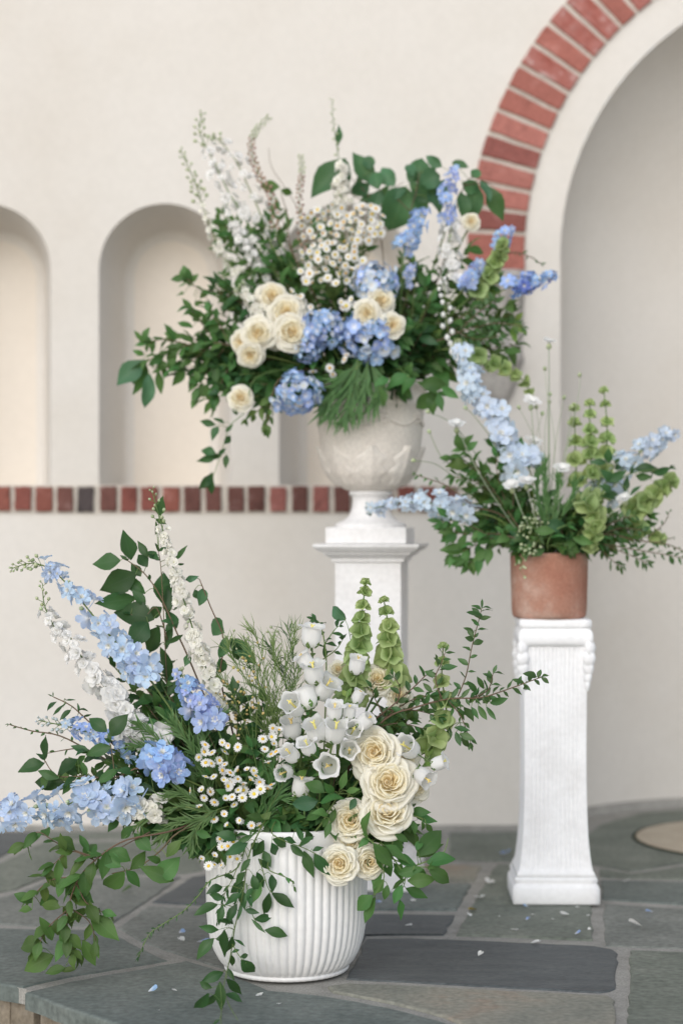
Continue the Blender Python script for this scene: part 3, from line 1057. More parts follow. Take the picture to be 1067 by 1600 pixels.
def leaf_mesh(mat, W, p, q, bend=0.5, fold=0.25, wave=0.0, seed=0, nv=6, petiole=0.06):
    r = RNG('leaf', seed, W, p, q)
    vm = p / (p + q)
    nrm = (vm ** p) * ((1 - vm) ** q)
    m = MB()
    nn = 40
    ys, zs, y, z = [0.0], [0.0], 0.0, 0.0
    for k in range(nn):
        a = bend * ((k + 0.5) / nn) ** 1.2
        y += math.cos(a) / nn
        z -= math.sin(a) / nn
        ys.append(y)
        zs.append(z)
    ph = r.uniform(0, 6)

    def fn(u, v):
        k = v * nn
        i = min(int(k), nn - 1)
        f = k - i
        yy = ys[i] + (ys[i + 1] - ys[i]) * f
        zz = zs[i] + (zs[i + 1] - zs[i]) * f
        if v < petiole:
            wd = 0.02
        else:
            vv = (v - petiole) / (1 - petiole)
            wd = W * 0.5 * (max(vv, 1e-4) ** p) * (max(1 - vv, 0) ** q) / nrm + 0.006 * (1 - vv)
        return (u * wd, yy, zz + abs(u) * wd * fold + wave * W * math.sin(v * 9 + ph + u) * abs(u))
    m.sheet(4, nv, fn)
    return m.mesh('leaf', mat)


def leafset(mat, W, p, q, bends=(0.2, 0.6, 1.1), fold=0.25, wave=0.08):
    return [leaf_mesh(mat, W * (0.9 + 0.1 * i), p, q, b, fold, wave, i) for i, b in enumerate(bends)]


LV = {
    'smilax': leafset(L['smilax'], 0.42, 0.85, 1.35, (0.15, 0.5, 0.9)),
    'mid': leafset(L['mid'], 0.46, 0.85, 1.3, (0.25, 0.6, 1.0)),
    'olive': leafset(L['olive'], 0.48, 0.8, 1.25, (0.2, 0.6, 1.0)),
    'broad': leafset(L['broad'], 0.60, 0.72, 1.05, (0.3, 0.7, 1.1), 0.3, 0.12),
    'heart': leafset(L['broad'], 0.80, 0.5, 1.05, (0.4, 0.8, 1.2), 0.35, 0.12),
    'myrtle': leafset(L['myrtle'], 0.40, 0.8, 1.1, (0.1, 0.4, 0.8)),
    'narrow': leafset(L['smilax'], 0.24, 0.9, 1.3, (0.2, 0.7, 1.2)),
    'lance': leafset(L['mid'], 0.34, 0.9, 1.3, (0.2, 0.6, 1.0)),
    'lime': leafset(L['lime'], 0.5, 0.8, 1.2, (0.2, 0.6, 1.0)),
}


def add_petal(m, phi, ln, wd, th0, th1, p=0.9, q=0.42, ruffle=0.09, r=None, nu=3, nv=4, r0=0.02, z0=0.0, cup=0.15):
    ph = r.uniform(0, 6)
    ln *= r.uniform(0.9, 1.08)
    th1 += r.uniform(-0.12, 0.12)
    vm = p / (p + q)
    nrm = (vm ** p) * ((1 - vm) ** q)
    N = 12
    rs, zs, rr, zz = [r0], [z0], r0, z0
    for k in range(N):
        a = th0 + (th1 - th0) * (k + 0.5) / N
        rr += math.sin(a) * ln / N
        zz += math.cos(a) * ln / N
        rs.append(rr)
        zs.append(zz)
    cp, sp = math.cos(phi), math.sin(phi)

    def fn(u, v):
        k = v * N
        i = min(int(k), N - 1)
        f = k - i
        R = rs[i] + (rs[i + 1] - rs[i]) * f
        Z = zs[i] + (zs[i + 1] - zs[i]) * f
        vv = min(max(v, 0.02), 0.985)
        w_ = wd * 0.5 * (vv ** p) * ((1 - vv) ** q) / nrm
        x = u * w_
        Z += cup * abs(u) ** 2 * w_ + ruffle * ln * math.sin(u * 4 + ph + v * 3) * v * v
        return (R * cp - x * sp, R * sp + x * cp, Z)
    m.sheet(nu, nv, fn)


def floret_mesh(mat, seed, layers, spur=False):
    r = RNG('floret', seed)
    m = MB()
    for (n, ln, wd, t0, t1, off, zz) in layers:
        for k in range(n):
            add_petal(m, 2 * math.pi * (k + off) / n + r.uniform(-0.12, 0.12), ln, wd, math.radians(t0), math.radians(t1), r=r, z0=zz)
    if spur:
        m.tube([Vector((0, 0, 0.03)), Vector((0.05, 0.02, -0.45)), Vector((0.12, 0.0, -0.95))], 0.07, 0.03, 5, 3)
    return m.mesh('floret', mat)


def delph_set(mat, key):
    """open blooms of two rings of sepals, unit radius"""
    return [
        floret_mesh(mat, (key, 0), [(5, 1.0, 0.70, 55, 92, 0, 0.0), (4, 0.62, 0.42, 40, 76, 0.5, 0.05)], True),
        floret_mesh(mat, (key, 1), [(5, 1.0, 0.66, 45, 82, 0.2, 0.0), (4, 0.60, 0.40, 30, 66, 0.7, 0.05)], True),
        floret_mesh(mat, (key, 2), [(6, 1.0, 0.60, 60, 100, 0.4, 0.0), (5, 0.62, 0.40, 45, 84, 0.9, 0.05)], True),
    ]


def lark_set(mat, key):
    """small crowded ruffled blooms"""
    return [
        floret_mesh(mat, (key, 0, 'l'), [(5, 1.0, 0.85, 45, 95, 0, 0.0), (5, 0.8, 0.66, 30, 72, 0.5, 0.05), (4, 0.55, 0.45, 15, 45, 0.2, 0.1)]),
        floret_mesh(mat, (key, 1, 'l'), [(5, 1.0, 0.82, 50, 108, 0.3, 0.0), (5, 0.78, 0.66, 35, 82, 0.5, 0.05), (3, 0.5, 0.45, 15, 50, 0.2, 0.1)]),
        floret_mesh(mat, (key, 2, 'l'), [(5, 0.95, 0.78, 35, 78, 0.3, 0.0), (4, 0.7, 0.6, 20, 52, 0.5, 0.05)]),
    ]


FL = {k: delph_set(PT[k], k) for k in ('pale', 'ice', 'mid', 'peri', 'deep')}
FL['white'] = lark_set(PT['white'], 'white')
FL['cream'] = lark_set(PT['cream'], 'cream')
HY = [floret_mesh(PT[k], (k, i, 'h'), [(4, 1.0, 1.0, 50, t, 0, 0.0)]) for k in ('hyd', 'hyd', 'hydp') for i, t in enumerate((88, 78))]
PINK = [floret_mesh(PT['white'], ('pink', i), [(5, 1.0, 0.85, 30, t, 0, 0.0), (5, 0.7, 0.6, 10, t - 30, 0.5, 0.03)]) for i, t in enumerate((100, 92))]
m = MB()
r = RNG('eye')
for k in range(6):
    add_petal(m, 2 * math.pi * k / 6, 0.38, 0.22, math.radians(15), math.radians(66), r=r, nu=2, nv=2, z0=0.08)
EYE = m.mesh('eye', PT['eye'])


def bud_mesh(mat, s=0.42):
    m = MB()
    m.lathe([(0.02, 0.0), (s * 0.7, 0.22), (s, 0.5), (s * 0.7, 0.82), (0.02, 1.0)], 7)
    return m.mesh('bud', mat)


BUD = {k: bud_mesh(PT[k]) for k in ('greenbud', 'bluebud', 'bronze', 'seed', 'white', 'moluc', 'peri')}
m = MB()
r = RNG('daisy')
for k in range(12):
    add_petal(m, 2 * math.pi * k / 12, 1.0, 0.52, math.radians(75), math.radians(100), p=0.5, q=0.3, r=r, nu=2, nv=2, r0=0.15, ruffle=0.03, cup=0.1)
DAISY = [m.mesh('daisy', PT['white'])]
m = MB()
for k in range(11):
    add_petal(m, 2 * math.pi * k / 11, 0.95, 0.55, math.radians(50), math.radians(75), p=0.5, q=0.3, r=r, nu=2, nv=2, r0=0.15, ruffle=0.03, cup=0.1)
DAISY.append(m.mesh('daisy', PT['white']))
m = MB()
m.lathe([(0.36, -0.02), (0.37, 0.08), (0.29, 0.20), (0.14, 0.26), (0.01, 0.27)], 9)
DISC = m.mesh('disc', PT['yellow'])

# canterbury bell
BELL = []
for v, fl in enumerate((0.52, 0.46, 0.56, 0.43)):
    m = MB()
    prof = [(0.0, 0.05), (0.04, 0.25), (0.14, 0.345), (0.34, 0.39), (0.56, 0.385), (0.74, 0.375), (0.86, 0.39), (0.94, 0.44), (0.985, fl)]
    n = 30
    for k, (z, rr) in enumerate(prof):
        for i in range(n):
            a = 2 * math.pi * i / n
            c = math.cos(5 * a)
            e = max(0, (z - 0.7) / 0.3)
            R = rr * (1 + (0.10 + 0.05 * math.sin(a + 2 * v)) * e * c + 0.025 * math.cos(5 * a + 1) + 0.04 * z * math.sin(2 * a + v * 1.7) + 0.03 * e * math.sin(9 * a + v))
            Z = z - (0.15 + 0.07 * math.sin(2 * a + v)) * e * e * (1 - c) * 0.5 - (0.09 * e ** 3 if c > 0 else 0) + 0.03 * e * math.sin(a * 3 + v * 2)
            m.v.append((R * math.cos(a), R * math.sin(a), Z))
            m.uv.append((i / n, z))
    for k in range(len(prof) - 1):
        for i in range(n):
            m.f.append((k * n + i, k * n + (i + 1) % n, (k + 1) * n + (i + 1) % n, (k + 1) * n + i))
    BELL.append(m.mesh('bell', PT['bell']))
m = MB()
m.tube([Vector((0, 0, 0.05)), Vector((0.01, 0, 0.5)), Vector((0.0, 0.01, 0.86))], 0.035, 0.05, 6, 4)
for k in range(3):
    a = 2.1 * k
    m.tube([Vector((0, 0, 0.82)), Vector((0.05 * math.cos(a), 0.05 * math.sin(a), 0.9)), Vector((0.11 * math.cos(a), 0.11 * math.sin(a), 0.92))], 0.035, 0.02, 5, 3)
STAMEN = m.mesh('stamen', PT['stamen'])
m = MB()
r = RNG('calyx')
for k in range(5):
    add_petal(m, 2 * math.pi * k / 5, 0.36, 0.20, math.radians(48), math.radians(14), p=0.5, q=0.8, r=r, nu=2, nv=3, r0=0.22, z0=-0.02)
CALYX = m.mesh('calyx', PT['calyx'])

# bells of ireland cup
CUP = []
for v in range(2):
    m = MB()
    n = 20
    prof = [(0.0, 0.06), (0.12, 0.24), (0.3, 0.42), (0.46, 0.62), (0.56, 0.82), (0.58, 0.98 - 0.08 * v)]
    for k, (z, rr) in enumerate(prof):
        for i in range(n):
            a = 2 * math.pi * i / n
            e = k / 5
            R = rr * (1 + 0.10 * e * math.cos(5 * a + v))
            m.v.append((R * math.cos(a), R * math.sin(a), z + 0.06 * e * e * math.sin(3 * a + v)))
            m.uv.append((i / n, e))
    for k in range(len(prof) - 1):
        for i in range(n):
            m.f.append((k * n + i, k * n + (i + 1) % n, (k + 1) * n + (i + 1) % n, (k + 1) * n + i))
    CUP.append(m.mesh('cup', PT['moluc']))

# rose petals, one set of meshes per ring: (tip radius, tip height, half width in radians, base radius, outward curl, material)
RP = []
RINGS = ((1.02, 0.16, 0.66, 0.12, 0.16, 'rose0'), (0.94, 0.28, 0.66, 0.12, 0.14, 'rose0'), (0.84, 0.38, 0.64, 0.12, 0.11, 'rose0'), (0.72, 0.46, 0.62, 0.12, 0.08, 'rose0'),
         (0.60, 0.52, 0.62, 0.11, 0.05, 'rose1'), (0.48, 0.55, 0.66, 0.10, 0.03, 'rose1'), (0.36, 0.56, 0.75, 0.08, 0.015, 'rose1'), (0.24, 0.55, 0.9, 0.05, 0.0, 'rose2'), (0.12, 0.53, 1.3, 0.02, 0.0, 'rose2'))
for (tr, tz, hw, rb, curl, mat) in RINGS:
    var = []
    for v in range(4):
        m = MB()
        r = RNG('rose', hw, tr, v)
        p1, p2, p3 = r.uniform(0, 6), r.uniform(0, 6), r.uniform(0, 6)
        cl = r.uniform(0.08, 0.20)
        pk = r.uniform(-0.3, 0.3)

        roll = (0.035 + 0.35 * curl) * r.uniform(0.8, 1.3)

        def fn(u, v_):
            body = min(v_ / 0.70, 1.0)
            t = body * (1 - cl * abs(u - pk * 0.3) ** 2.2)
            cr, cz = rb + (tr - rb) * 0.62, tz * 0.25          # bulging control point
            R = (1 - t) ** 2 * rb + 2 * t * (1 - t) * cr + t * t * tr
            Z = 2 * t * (1 - t) * cz + t * t * tz
            if v_ > 0.70:                                      # the lip rolls outward
                e = (v_ - 0.70) / 0.30
                lp = roll * (0.65 + 0.35 * math.sin(2.3 * u + p3))
                sl = math.atan2(tr - cr, tz - cz)
                th = sl + e * math.radians(125)
                R += lp * (math.cos(sl) - math.cos(th))
                Z += lp * (math.sin(th) - math.sin(sl))
            R += (0.05 * u + 0.035 * math.sin(3.3 * u + p1)) * body * (0.4 + 0.6 * tr)
            Z += (0.03 * math.sin(4.0 * u + p2) + 0.008 * math.sin(9 * u + p1)) * body ** 2
            a = u * hw * (0.5 + 0.5 * math.sin(min(body * 1.6, 1.57)))
            return (R * math.cos(a), R * math.sin(a), Z)
        m.sheet(8, 9, fn)
        var.append(m.mesh('petal', PT[mat]))
    RP.append(var)
m = MB()
m.lathe([(0.10, 0.0), (0.24, 0.10), (0.22, 0.22), (0.12, 0.30), (0.02, 0.32)], 12)
HEART = m.mesh('heart', PT['rose2'])
m = MB()
r = RNG('sepal')
for k in range(5):
    add_petal(m, 2 * math.pi * k / 5, 0.6, 0.24, math.radians(100), math.radians(120), p=0.5, q=0.9, r=r, nu=2, nv=3, r0=0.08, z0=-0.02)
SEPAL = m.mesh('sepals', PT['calyx'])

MOUTH = {
    'A': Vector((A0.x, A0.y, 0.345)),
    'B': U0 + Vector((0, 0, 0.495)),
    'C': TP + Vector((0, 0, 0.19)),
}


def mouth(b, r, s=0.5):
    rad = {'A': 0.17, 'B': 0.14, 'C': 0.085}[b] * s
    a = r.uniform(0, 2 * math.pi)
    q = rad * math.sqrt(r.random())
    return MOUTH[b] + Vector((q * math.cos(a), q * math.sin(a), 0))


def toward(b, r, p):
    """a point of the vessel's mouth on the side of p"""
    rad = {'A': 0.16, 'B': 0.13, 'C': 0.08}[b]
    d = p - MOUTH[b]
    d.z = 0
    if d.length > 1e-4:
        d = d.normalized() * min(d.length, rad * r.uniform(0.45, 0.95))
    return MOUTH[b] + d


def above(py, D, z=0.012):
    """distance D, or nearer if the pixel would fall below the paving"""
    return min(D, (CAM_H - z) * F / (py - 800.0)) if py > 820 else D


def px3(pts, D):
    out = []
    for q in pts:
        out.append(P(q[0], q[1], above(q[1], q[2] if len(q) > 2 else D)))
    return out


def stem_part(root, pts, r0, r1, mat='stem', n=6):
    m = MB()
    m.tube(pts, r0, r1, n)
    return part('stem', m.mesh('stem', M[mat]), root)


def path_from(b, r, pts):
    """stem path: out of the vessel, then through pts"""
    a = toward(b, r, pts[0])
    mid = (a + pts[0]) / 2 + Vector((0, 0, 0.04 if pts[0].z > a.z else 0.06))
    dist = (pts[0] - a).length
    return [a, mid] + pts if dist > 0.12 else [a] + pts


def put_leaf(root, loc, d, size, sp, r, face=None, sx=1.0):
    if face is None:
        face = ((CAMV - loc).normalized() * 0.7 + UP * 0.75 + rv(r, 0.55))
    return part('leaf', r.choice(LV[sp]), root, frame(loc, d, face, size, sx * r.uniform(0.88, 1.12)))


def leafy(root, pts, r, sp, n, size, t0=0.2, t1=1.0, mode='alt', spread=1.0, droop=0.2, taper=0.35, face=None):
    """leaves along a stem"""
    ang = r.uniform(0, 6)
    for k in range(n):
        f = k / max(n - 1, 1)
        t = t0 + (t1 - t0) * f
        p = crv(pts, t)
        d = tang(pts, t)
        s1 = d.cross(CAMV - p).normalized()
        s2 = d.cross(s1)
        ang += 2.4 if mode == 'spiral' else math.pi
        sides = [ang] if mode != 'opp' else [ang, ang + math.pi]
        for a in sides:
            aa = a + (r.uniform(-0.9, 0.9) if mode != 'flat' else r.uniform(-0.3, 0.3))
            if mode == 'flat':
                out = s1 * (1 if k % 2 else -1) + s2 * r.uniform(-0.4, 0.2)
            else:
                out = s1 * math.cos(aa) + s2 * math.sin(aa)
            ld = d * (0.75 / spread) + out * spread * 0.9 + Vector((0, 0, -droop)) + rv(r, 0.18)
            put_leaf(root, p, ld, size * (1 - taper * f) * r.uniform(0.75, 1.2), sp, r, face)
    tipd = tang(pts, 1.0) + rv(r, 0.2)
    put_leaf(root, crv(pts, t1), tipd, size * (1 - taper) * 0.9, sp, r, face)


def branch(b, name, label, cat, paths, D, sp, n, size, mode='alt', mat='stem_brown', group=None, sr=0.0022, t0=0.25, spread=1.0, droop=0.2, taper=0.35, rootpath=True, leaves=None, lsize=1.0, lean=None):
    """a leafy stem with side shoots; paths are pixel polylines, leaves are explicit (base, tip) pixels"""
    r = RNG(label, b, paths[0])
    def dep(y):
        return D - (max(0, y - lean[0]) * lean[1] if lean else 0)
    ps = [px3([(q[0], q[1], q[2] if len(q) > 2 else dep(q[1])) for q in p], D) for p in paths]
    main = path_from(b, r, ps[0]) if rootpath else ps[0]
    root = thing(name, label, cat, main[0], group)
    stem_part(root, main, sr * 1.3, sr * 0.6, mat)
    for p in ps[1:]:
        stem_part(root, p, sr * 0.8, sr * 0.4, mat)
    if n:
        for i, p in enumerate(ps):
            leafy(root, p, r, sp, max(2, int(n * plen(p) / plen(ps[0]))), size, t0 if i == 0 else 0.1, 1.0, mode, spread, droop, taper)
    if leaves:
        for q in leaves:
            bx, by, tx, ty = q[:4]
            dd = r.uniform(-0.03, 0.03)
            Dl = min(above(by, dep(by) + dd), above(ty, dep(by) + dd))
            a = P(bx, by, Dl)
            e = P(tx, ty, above(ty, Dl + r.uniform(-0.03, 0.025)))
            v = e - a
            put_leaf(root, a, v, v.length * 1.06 * lsize, q[4] if len(q) > 4 else sp, r, (CAMV - a).normalized() + rv(r, 0.55) + UP * 0.25, sx=q[5] if len(q) > 5 else 1.0)
            # petiole back to the nearest stem
            best, bd = None, 9
            for p in ps + [main]:
                for k in range(17):
                    c = crv(p, k / 16)
                    if (c - a).length < bd:
                        bd, best = (c - a).length, c
            if bd > 0.012:
                m = MB()
                m.tube([best, (best + a) / 2 + Vector((0, 0, 0.006)), a + v * 0.03], sr * 0.45, sr * 0.35, 5, 4)
                part('petiole', m.mesh('petiole', M['stem']), root)
    return root


def spike(b, name, label, cat, pts, D, kind, n, s0, s1, budmat=None, tb=0.75, nb=14, bs=0.011, leafn=0, lsp='lance', lsize=0.05, eye=True, sr=0.0032, flat=0.0, off=0.45, group=None, mixkind=None):
    """flower spike: pts from the first bloom to the tip"""
    r = RNG(label)
    p = px3(pts, D)
    main = path_from(b, r, p)
    root = thing(name, label, cat, main[0], group)
    stem_part(root, main, sr, sr * 0.35, 'stem')
    ang = r.uniform(0, 6)
    for k in range(n):
        f = k / max(n - 1, 1)
        t = f * (tb if budmat else 1.0)
        c = crv(p, t)
        d = tang(p, t)
        s1v = d.cross(CAMV - c).normalized()
        s2v = s1v.cross(d)          # towards the camera
        ang += 2.399
        out = s1v * math.cos(ang) + s2v * (math.sin(ang) + flat)
        out = (out.normalized() + d * (0.1 + 0.5 * f) + (CAMV - c).normalized() * 0.3 + rv(r, 0.25)).normalized()
        s = (s0 + (s1 - s0) * f) * r.uniform(0.66, 1.15)
        if r.random() < 0.12:
            part('bud', BUD['greenbud'], root, axisframe(c + out * s * 0.4, (out + d).normalized(), 0, s * 0.45))
            continue
        kd = mixkind if (mixkind and r.random() < 0.35) else kind
        o = part('floret', r.choice(FL[kd]), root, axisframe(c + out * s * off * r.uniform(0.7, 2.6) + d * s * r.uniform(-0.5, 0.5), (out + rv(r, 0.25)).normalized(), r.uniform(0, 6), s))
        if eye:
            sub('eye', EYE, o)
    if budmat:
        for k in range(nb):
            f = k / max(nb - 1, 1)
            t = tb + (1 - tb) * f
            c = crv(p, t)
            d = tang(p, t)
            s1v = d.cross(CAMV - c).normalized()
            s2v = s1v.cross(d)
            ang += 2.399
            out = s1v * math.cos(ang) + s2v * math.sin(ang)
            ln = bs * (2.2 - 1.6 * f)
            q = c + (out + d * 0.8).normalized() * ln
            m = MB()
            m.tube([c, (c + q) / 2, q], sr * 0.3, sr * 0.22, 4, 2)
            st = part('pedicel', m.mesh('pedicel', M['stem']), root)
            part('bud', BUD[budmat], root, axisframe(q, (out * 0.7 + d).normalized(), 0, bs * (1.3 - 0.6 * f)))
    if leafn:
        leafy(root, main, r, lsp, leafn, lsize, 0.3, 0.75, 'spiral')
    return root


def rose(b, label, px, py, D, rad, face, group=None, open_=1.0):
    """rose bloom of radius rad pixels; face = (dx, dz) tilt from the camera"""
    r = RNG(label)
    R = rad * D / F
    c = P(px, py, D)
    ax = ((CAMV - c).normalized() + Vector((face[0], 0, face[1]))).normalized()
    base = c - ax * R * 0.35
    a = toward(b, r, base)
    root = thing('rose', label, 'rose', a, group)
    stem_part(root, [a, (a + base) / 2 + Vector((0, 0, 0.02)), base - ax * R * 0.5, base], 0.0032, 0.0026, 'stem')
    S = axisframe(base, ax, 0, R * 0.98)
    part('sepals', SEPAL, root, S)
    part('heart', HEART, root, S)
    roll = r.uniform(0, 6)
    for ring, cnt in enumerate((5, 6, 6, 7, 7, 7, 6, 5, 3)):
        for k in range(cnt):
            an = roll + ring * 0.63 + 2 * math.pi * k / cnt + r.uniform(-0.25, 0.25)
            tilt = Matrix.Rotation(r.uniform(-0.10, 0.10), 4, 'Y') @ Matrix.Rotation(r.uniform(-0.12, 0.12), 4, 'X')
            part('petal', RP[ring][r.randrange(4)], root, S @ Matrix.Translation((0, 0, 0.012 * ring + r.uniform(-0.03, 0.03))) @ Matrix.Rotation(an, 4, 'Z') @ tilt @ Matrix.Scale(r.uniform(0.88, 1.08), 4))
    return root


def campanula(b, label, stempts, D, bells, size, group=None, leafn=6):
    """bells = [(px, py, dirx, dirz, diry, scale)] where dir is where the mouth points"""
    r = RNG(label)
    p = px3(stempts, D)
    main = path_from(b, r, p)
    root = thing('canterbury_bell', label, 'bellflower', main[0], group)
    stem_part(root, main, 0.0036, 0.0022, 'stem')
    for q in bells:
        px, py, dx, dz, dy = q[:5]
        sc = (q[5] if len(q) > 5 else 1.0) * r.uniform(0.85, 1.08)
        c = P(px, py, D - 0.035 + r.uniform(-0.02, 0.02))
        ax = (Vector((dx, dy, dz)).normalized() + rv(r, 0.16)).normalized()
        s = size * sc
        base = c - ax * s * 0.5
        o = part('bell', r.choice(BELL), root, axisframe(base, ax, r.uniform(0, 6), s))
        sub('stamen', STAMEN, o)
        sub('calyx', CALYX, o)
        best, bd = p[0], 9
        for k in range(21):
            cc = crv(p, k / 20)
            if (cc - base).length + max(0, cc.z - base.z) < bd:
                bd, best = (cc - base).length + max(0, cc.z - base.z), cc
        m = MB()
        m.tube([best, (best + base) / 2 - ax * 0.01, base + ax * 0.002], 0.0018, 0.0016, 5, 5)
        part('pedicel', m.mesh('pedicel', M['stem']), root)
    leafy(root, p, r, 'lime', leafn, 0.045, 0.0, 0.9, 'spiral', 1.0, 0.2)
    return root


def moluccella(b, label, pts, D, n, s0, s1, group=None, per=5):
    r = RNG(label)
    p = px3(pts, D)
    main = path_from(b, r, p)
    root = thing('bells_of_ireland', label, 'flower spike', main[0], group)
    stem_part(root, main, 0.0034, 0.0016, 'stem')
    roll = 0.0
    for k in range(n):
        f = k / max(n - 1, 1)
        c = crv(p, f ** 0.85)
        d = tang(p, f)
        s1v = d.cross(CAMV - c).normalized()
        s2v = s1v.cross(d)
        s = s0 + (s1 - s0) * f
        roll += 0.63
        for j in range(per):
            a = roll + 2 * math.pi * j / per + r.uniform(-0.2, 0.2)
            out = (s1v * math.cos(a) + s2v * math.sin(a) + d * (0.45 + 0.5 * f) + rv(r, 0.15)).normalized()
            part('cup', r.choice(CUP), root, axisframe(c + out * s * 0.06, out, r.uniform(0, 6), s * r.uniform(0.88, 1.1)))
    for j in range(3):
        part('bud', BUD['moluc'], root, axisframe(p[-1], (tang(p, 1) + rv(r, 0.5)).normalized(), 0, s1 * 1.0))
    return root


def feverfew(b, label, node, D, heads, size, group=None, leafn=6, up=0.3):
    """spray of daisies: heads in pixels, all fed from one node"""
    r = RNG(label)
    nd = P(node[0], node[1], D + 0.05)
    main = path_from(b, r, [nd])
    root = thing('feverfew', label, 'daisy spray', main[0], group)
    stem_part(root, main, 0.0022, 0.0016, 'stem')
    fork = MB()
    for h in heads:
        dd = h[2] if len(h) > 2 else r.uniform(-0.035, 0.02)
        c = P(h[0], h[1], D + dd)
        ax = ((CAMV - c).normalized() * 0.75 + UP * up + rv(r, 0.65)).normalized()
        fork.tube([nd, nd * 0.45 + c * 0.55 + Vector((0, 0.012, 0.006)), c - ax * 0.012, c], 0.0010, 0.0008, 4, 5)
        s = size * r.uniform(0.7, 1.15)
        o = part('daisy', DAISY[0 if r.random() < 0.65 else 1], root, axisframe(c, ax, r.uniform(0, 6), s))
        sub('disc', DISC, o)
    part('flower_stalks', fork.mesh('flower_stalks', M['stem']), root)
    for k in range(leafn):
        h = r.choice(heads)
        c = nd * 0.5 + P(h[0], h[1], D + 0.03) * 0.5
        put_leaf(root, c, rv(r, 1) + Vector((0, -0.3, 0.1)), 0.05 * r.uniform(0.7, 1.2), 'mid', r)
    return root


def hydrangea(b, label, px, py, D, rad, n=85, face=(0, 0.2), group=None, pale=0.33):
    r = RNG(label)
    R = rad * D / F
    c = P(px, py, D)
    a = toward(b, r, c)
    root = thing('hydrangea', label, 'hydrangea', a, group)
    ax = ((CAMV - c).normalized() + Vector((face[0], 0, face[1]))).normalized()
    stem_part(root, [a, (a + c) / 2, c], 0.004, 0.003, 'stem')
    for k in range(n):
        z = 1 - 1.7 * (k + 0.5) / n
        q = math.sqrt(max(1 - z * z, 0))
        an = k * 2.39996
        d = axisframe(Vector(), ax).to_3x3() @ Vector((q * math.cos(an), q * math.sin(an), z))
        d = (d + rv(r, 0.12)).normalized()
        me = r.choice(HY[4:]) if r.random() < pale else r.choice(HY[:4])
        s = R * 0.26 * r.uniform(0.75, 1.25)
        o = part('floret', me, root, axisframe(c + d * R * r.uniform(0.68, 1.12) * (1 if abs(d.z) < 0.6 else 0.92), (d + rv(r, 0.5)).normalized(), r.uniform(0, 6), s))
    for k in range(3):
        put_leaf(root, c - ax * R * 0.4, (rv(r, 1) - ax * 0.2), R * 1.3, 'broad', r)
    return root


def blades(b, name, label, cat, tips, D, n, ln, wd, mat, spread=0.5, group=None, part_name='needle_leaves', sr=0.0016):
    """feathery foliage: tips = pixel paths of shoots; needles joined in one part"""
    r = RNG(label)
    first = px3(tips[0], D)
    main = path_from(b, r, first)
    root = thing(name, label, cat, main[0], group)
    stem_part(root, main, sr * 1.3, sr * 0.5, 'stem')
    m = MB()
    for tp_ in tips:
        p = px3(tp_, D)
        if tp_ is not tips[0]:
            q = path_from(b, r, p)
            stem_part(root, q, sr, sr * 0.4, 'stem')
        for k in range(n):
            t = k / n
            c = crv(p, t)
            d = tang(p, t)
            v = (d * 0.9 + rv(r, spread)).normalized()
            l_ = ln * r.uniform(0.5, 1.2) * (1 - 0.35 * t)
            x = v.cross(CAMV - c).normalized() * wd * 0.5
            cv = rv(r, 0.25)
            e = c + v * l_ * 0.5
            g_ = c + (v + cv).normalized() * l_
            b0 = len(m.v)
            for q_, vv in ((c - x * 0.6, 0), (c + x * 0.6, 0), (e + x, 0.5), (e - x, 0.5), (g_, 1)):
                m.v.append(tuple(q_))
                m.uv.append((0.5, vv))
            m.f.append((b0, b0 + 1, b0 + 2, b0 + 3))
            m.f.append((b0 + 3, b0 + 2, b0 + 4))
    o = part(part_name, m.mesh(part_name, L[mat], False), root)
    o['kind'] = 'stuff'
    return root


def fillers(b, zones, size, n=9, shoots=4, name='foliage_sprig', droop=0.2):
    """bushy sprigs that pack the arrangement; zones = (place phrase, px, py, D, rx, ry, rD, ((species, colour phrase), ...))"""
    for z in zones:
        for sp, colour in z[7]:
            label = colour + ' ' + z[0]
            r = RNG(label, b)
            root = None
            for k in range(shoots):
                while True:
                    a, e = r.uniform(-1, 1), r.uniform(-1, 1)
                    if a * a + e * e <= 1:
                        break
                tip = P(z[1] + a * z[4], z[2] + e * z[5], z[3] + r.uniform(-1, 1) * z[6])
                st = toward(b, r, tip)
                if root is None:
                    root = thing(name, label, 'foliage', st)
                mid = st * 0.45 + tip * 0.55 + Vector((0, 0, 0.02)) + rv(r, 0.015)
                p = [st, mid, tip]
                stem_part(root, p, 0.0022, 0.0012, 'stem' if r.random() < 0.6 else 'stem_brown', 5)
                leafy(root, p, r, sp, n, size * r.uniform(0.8, 1.15) * (0.7 if sp == 'myrtle' else 1), 0.3, 0.97, r.choice(['alt', 'spiral']), 1.05, droop, 0.25)


def zl(ox, oy, s, rows, extra=()):
    return [(x0 / s + ox, y0 / s + oy, x1 / s + ox, y1 / s + oy, *rest) for (x0, y0, x1, y1, *rest) in rows]

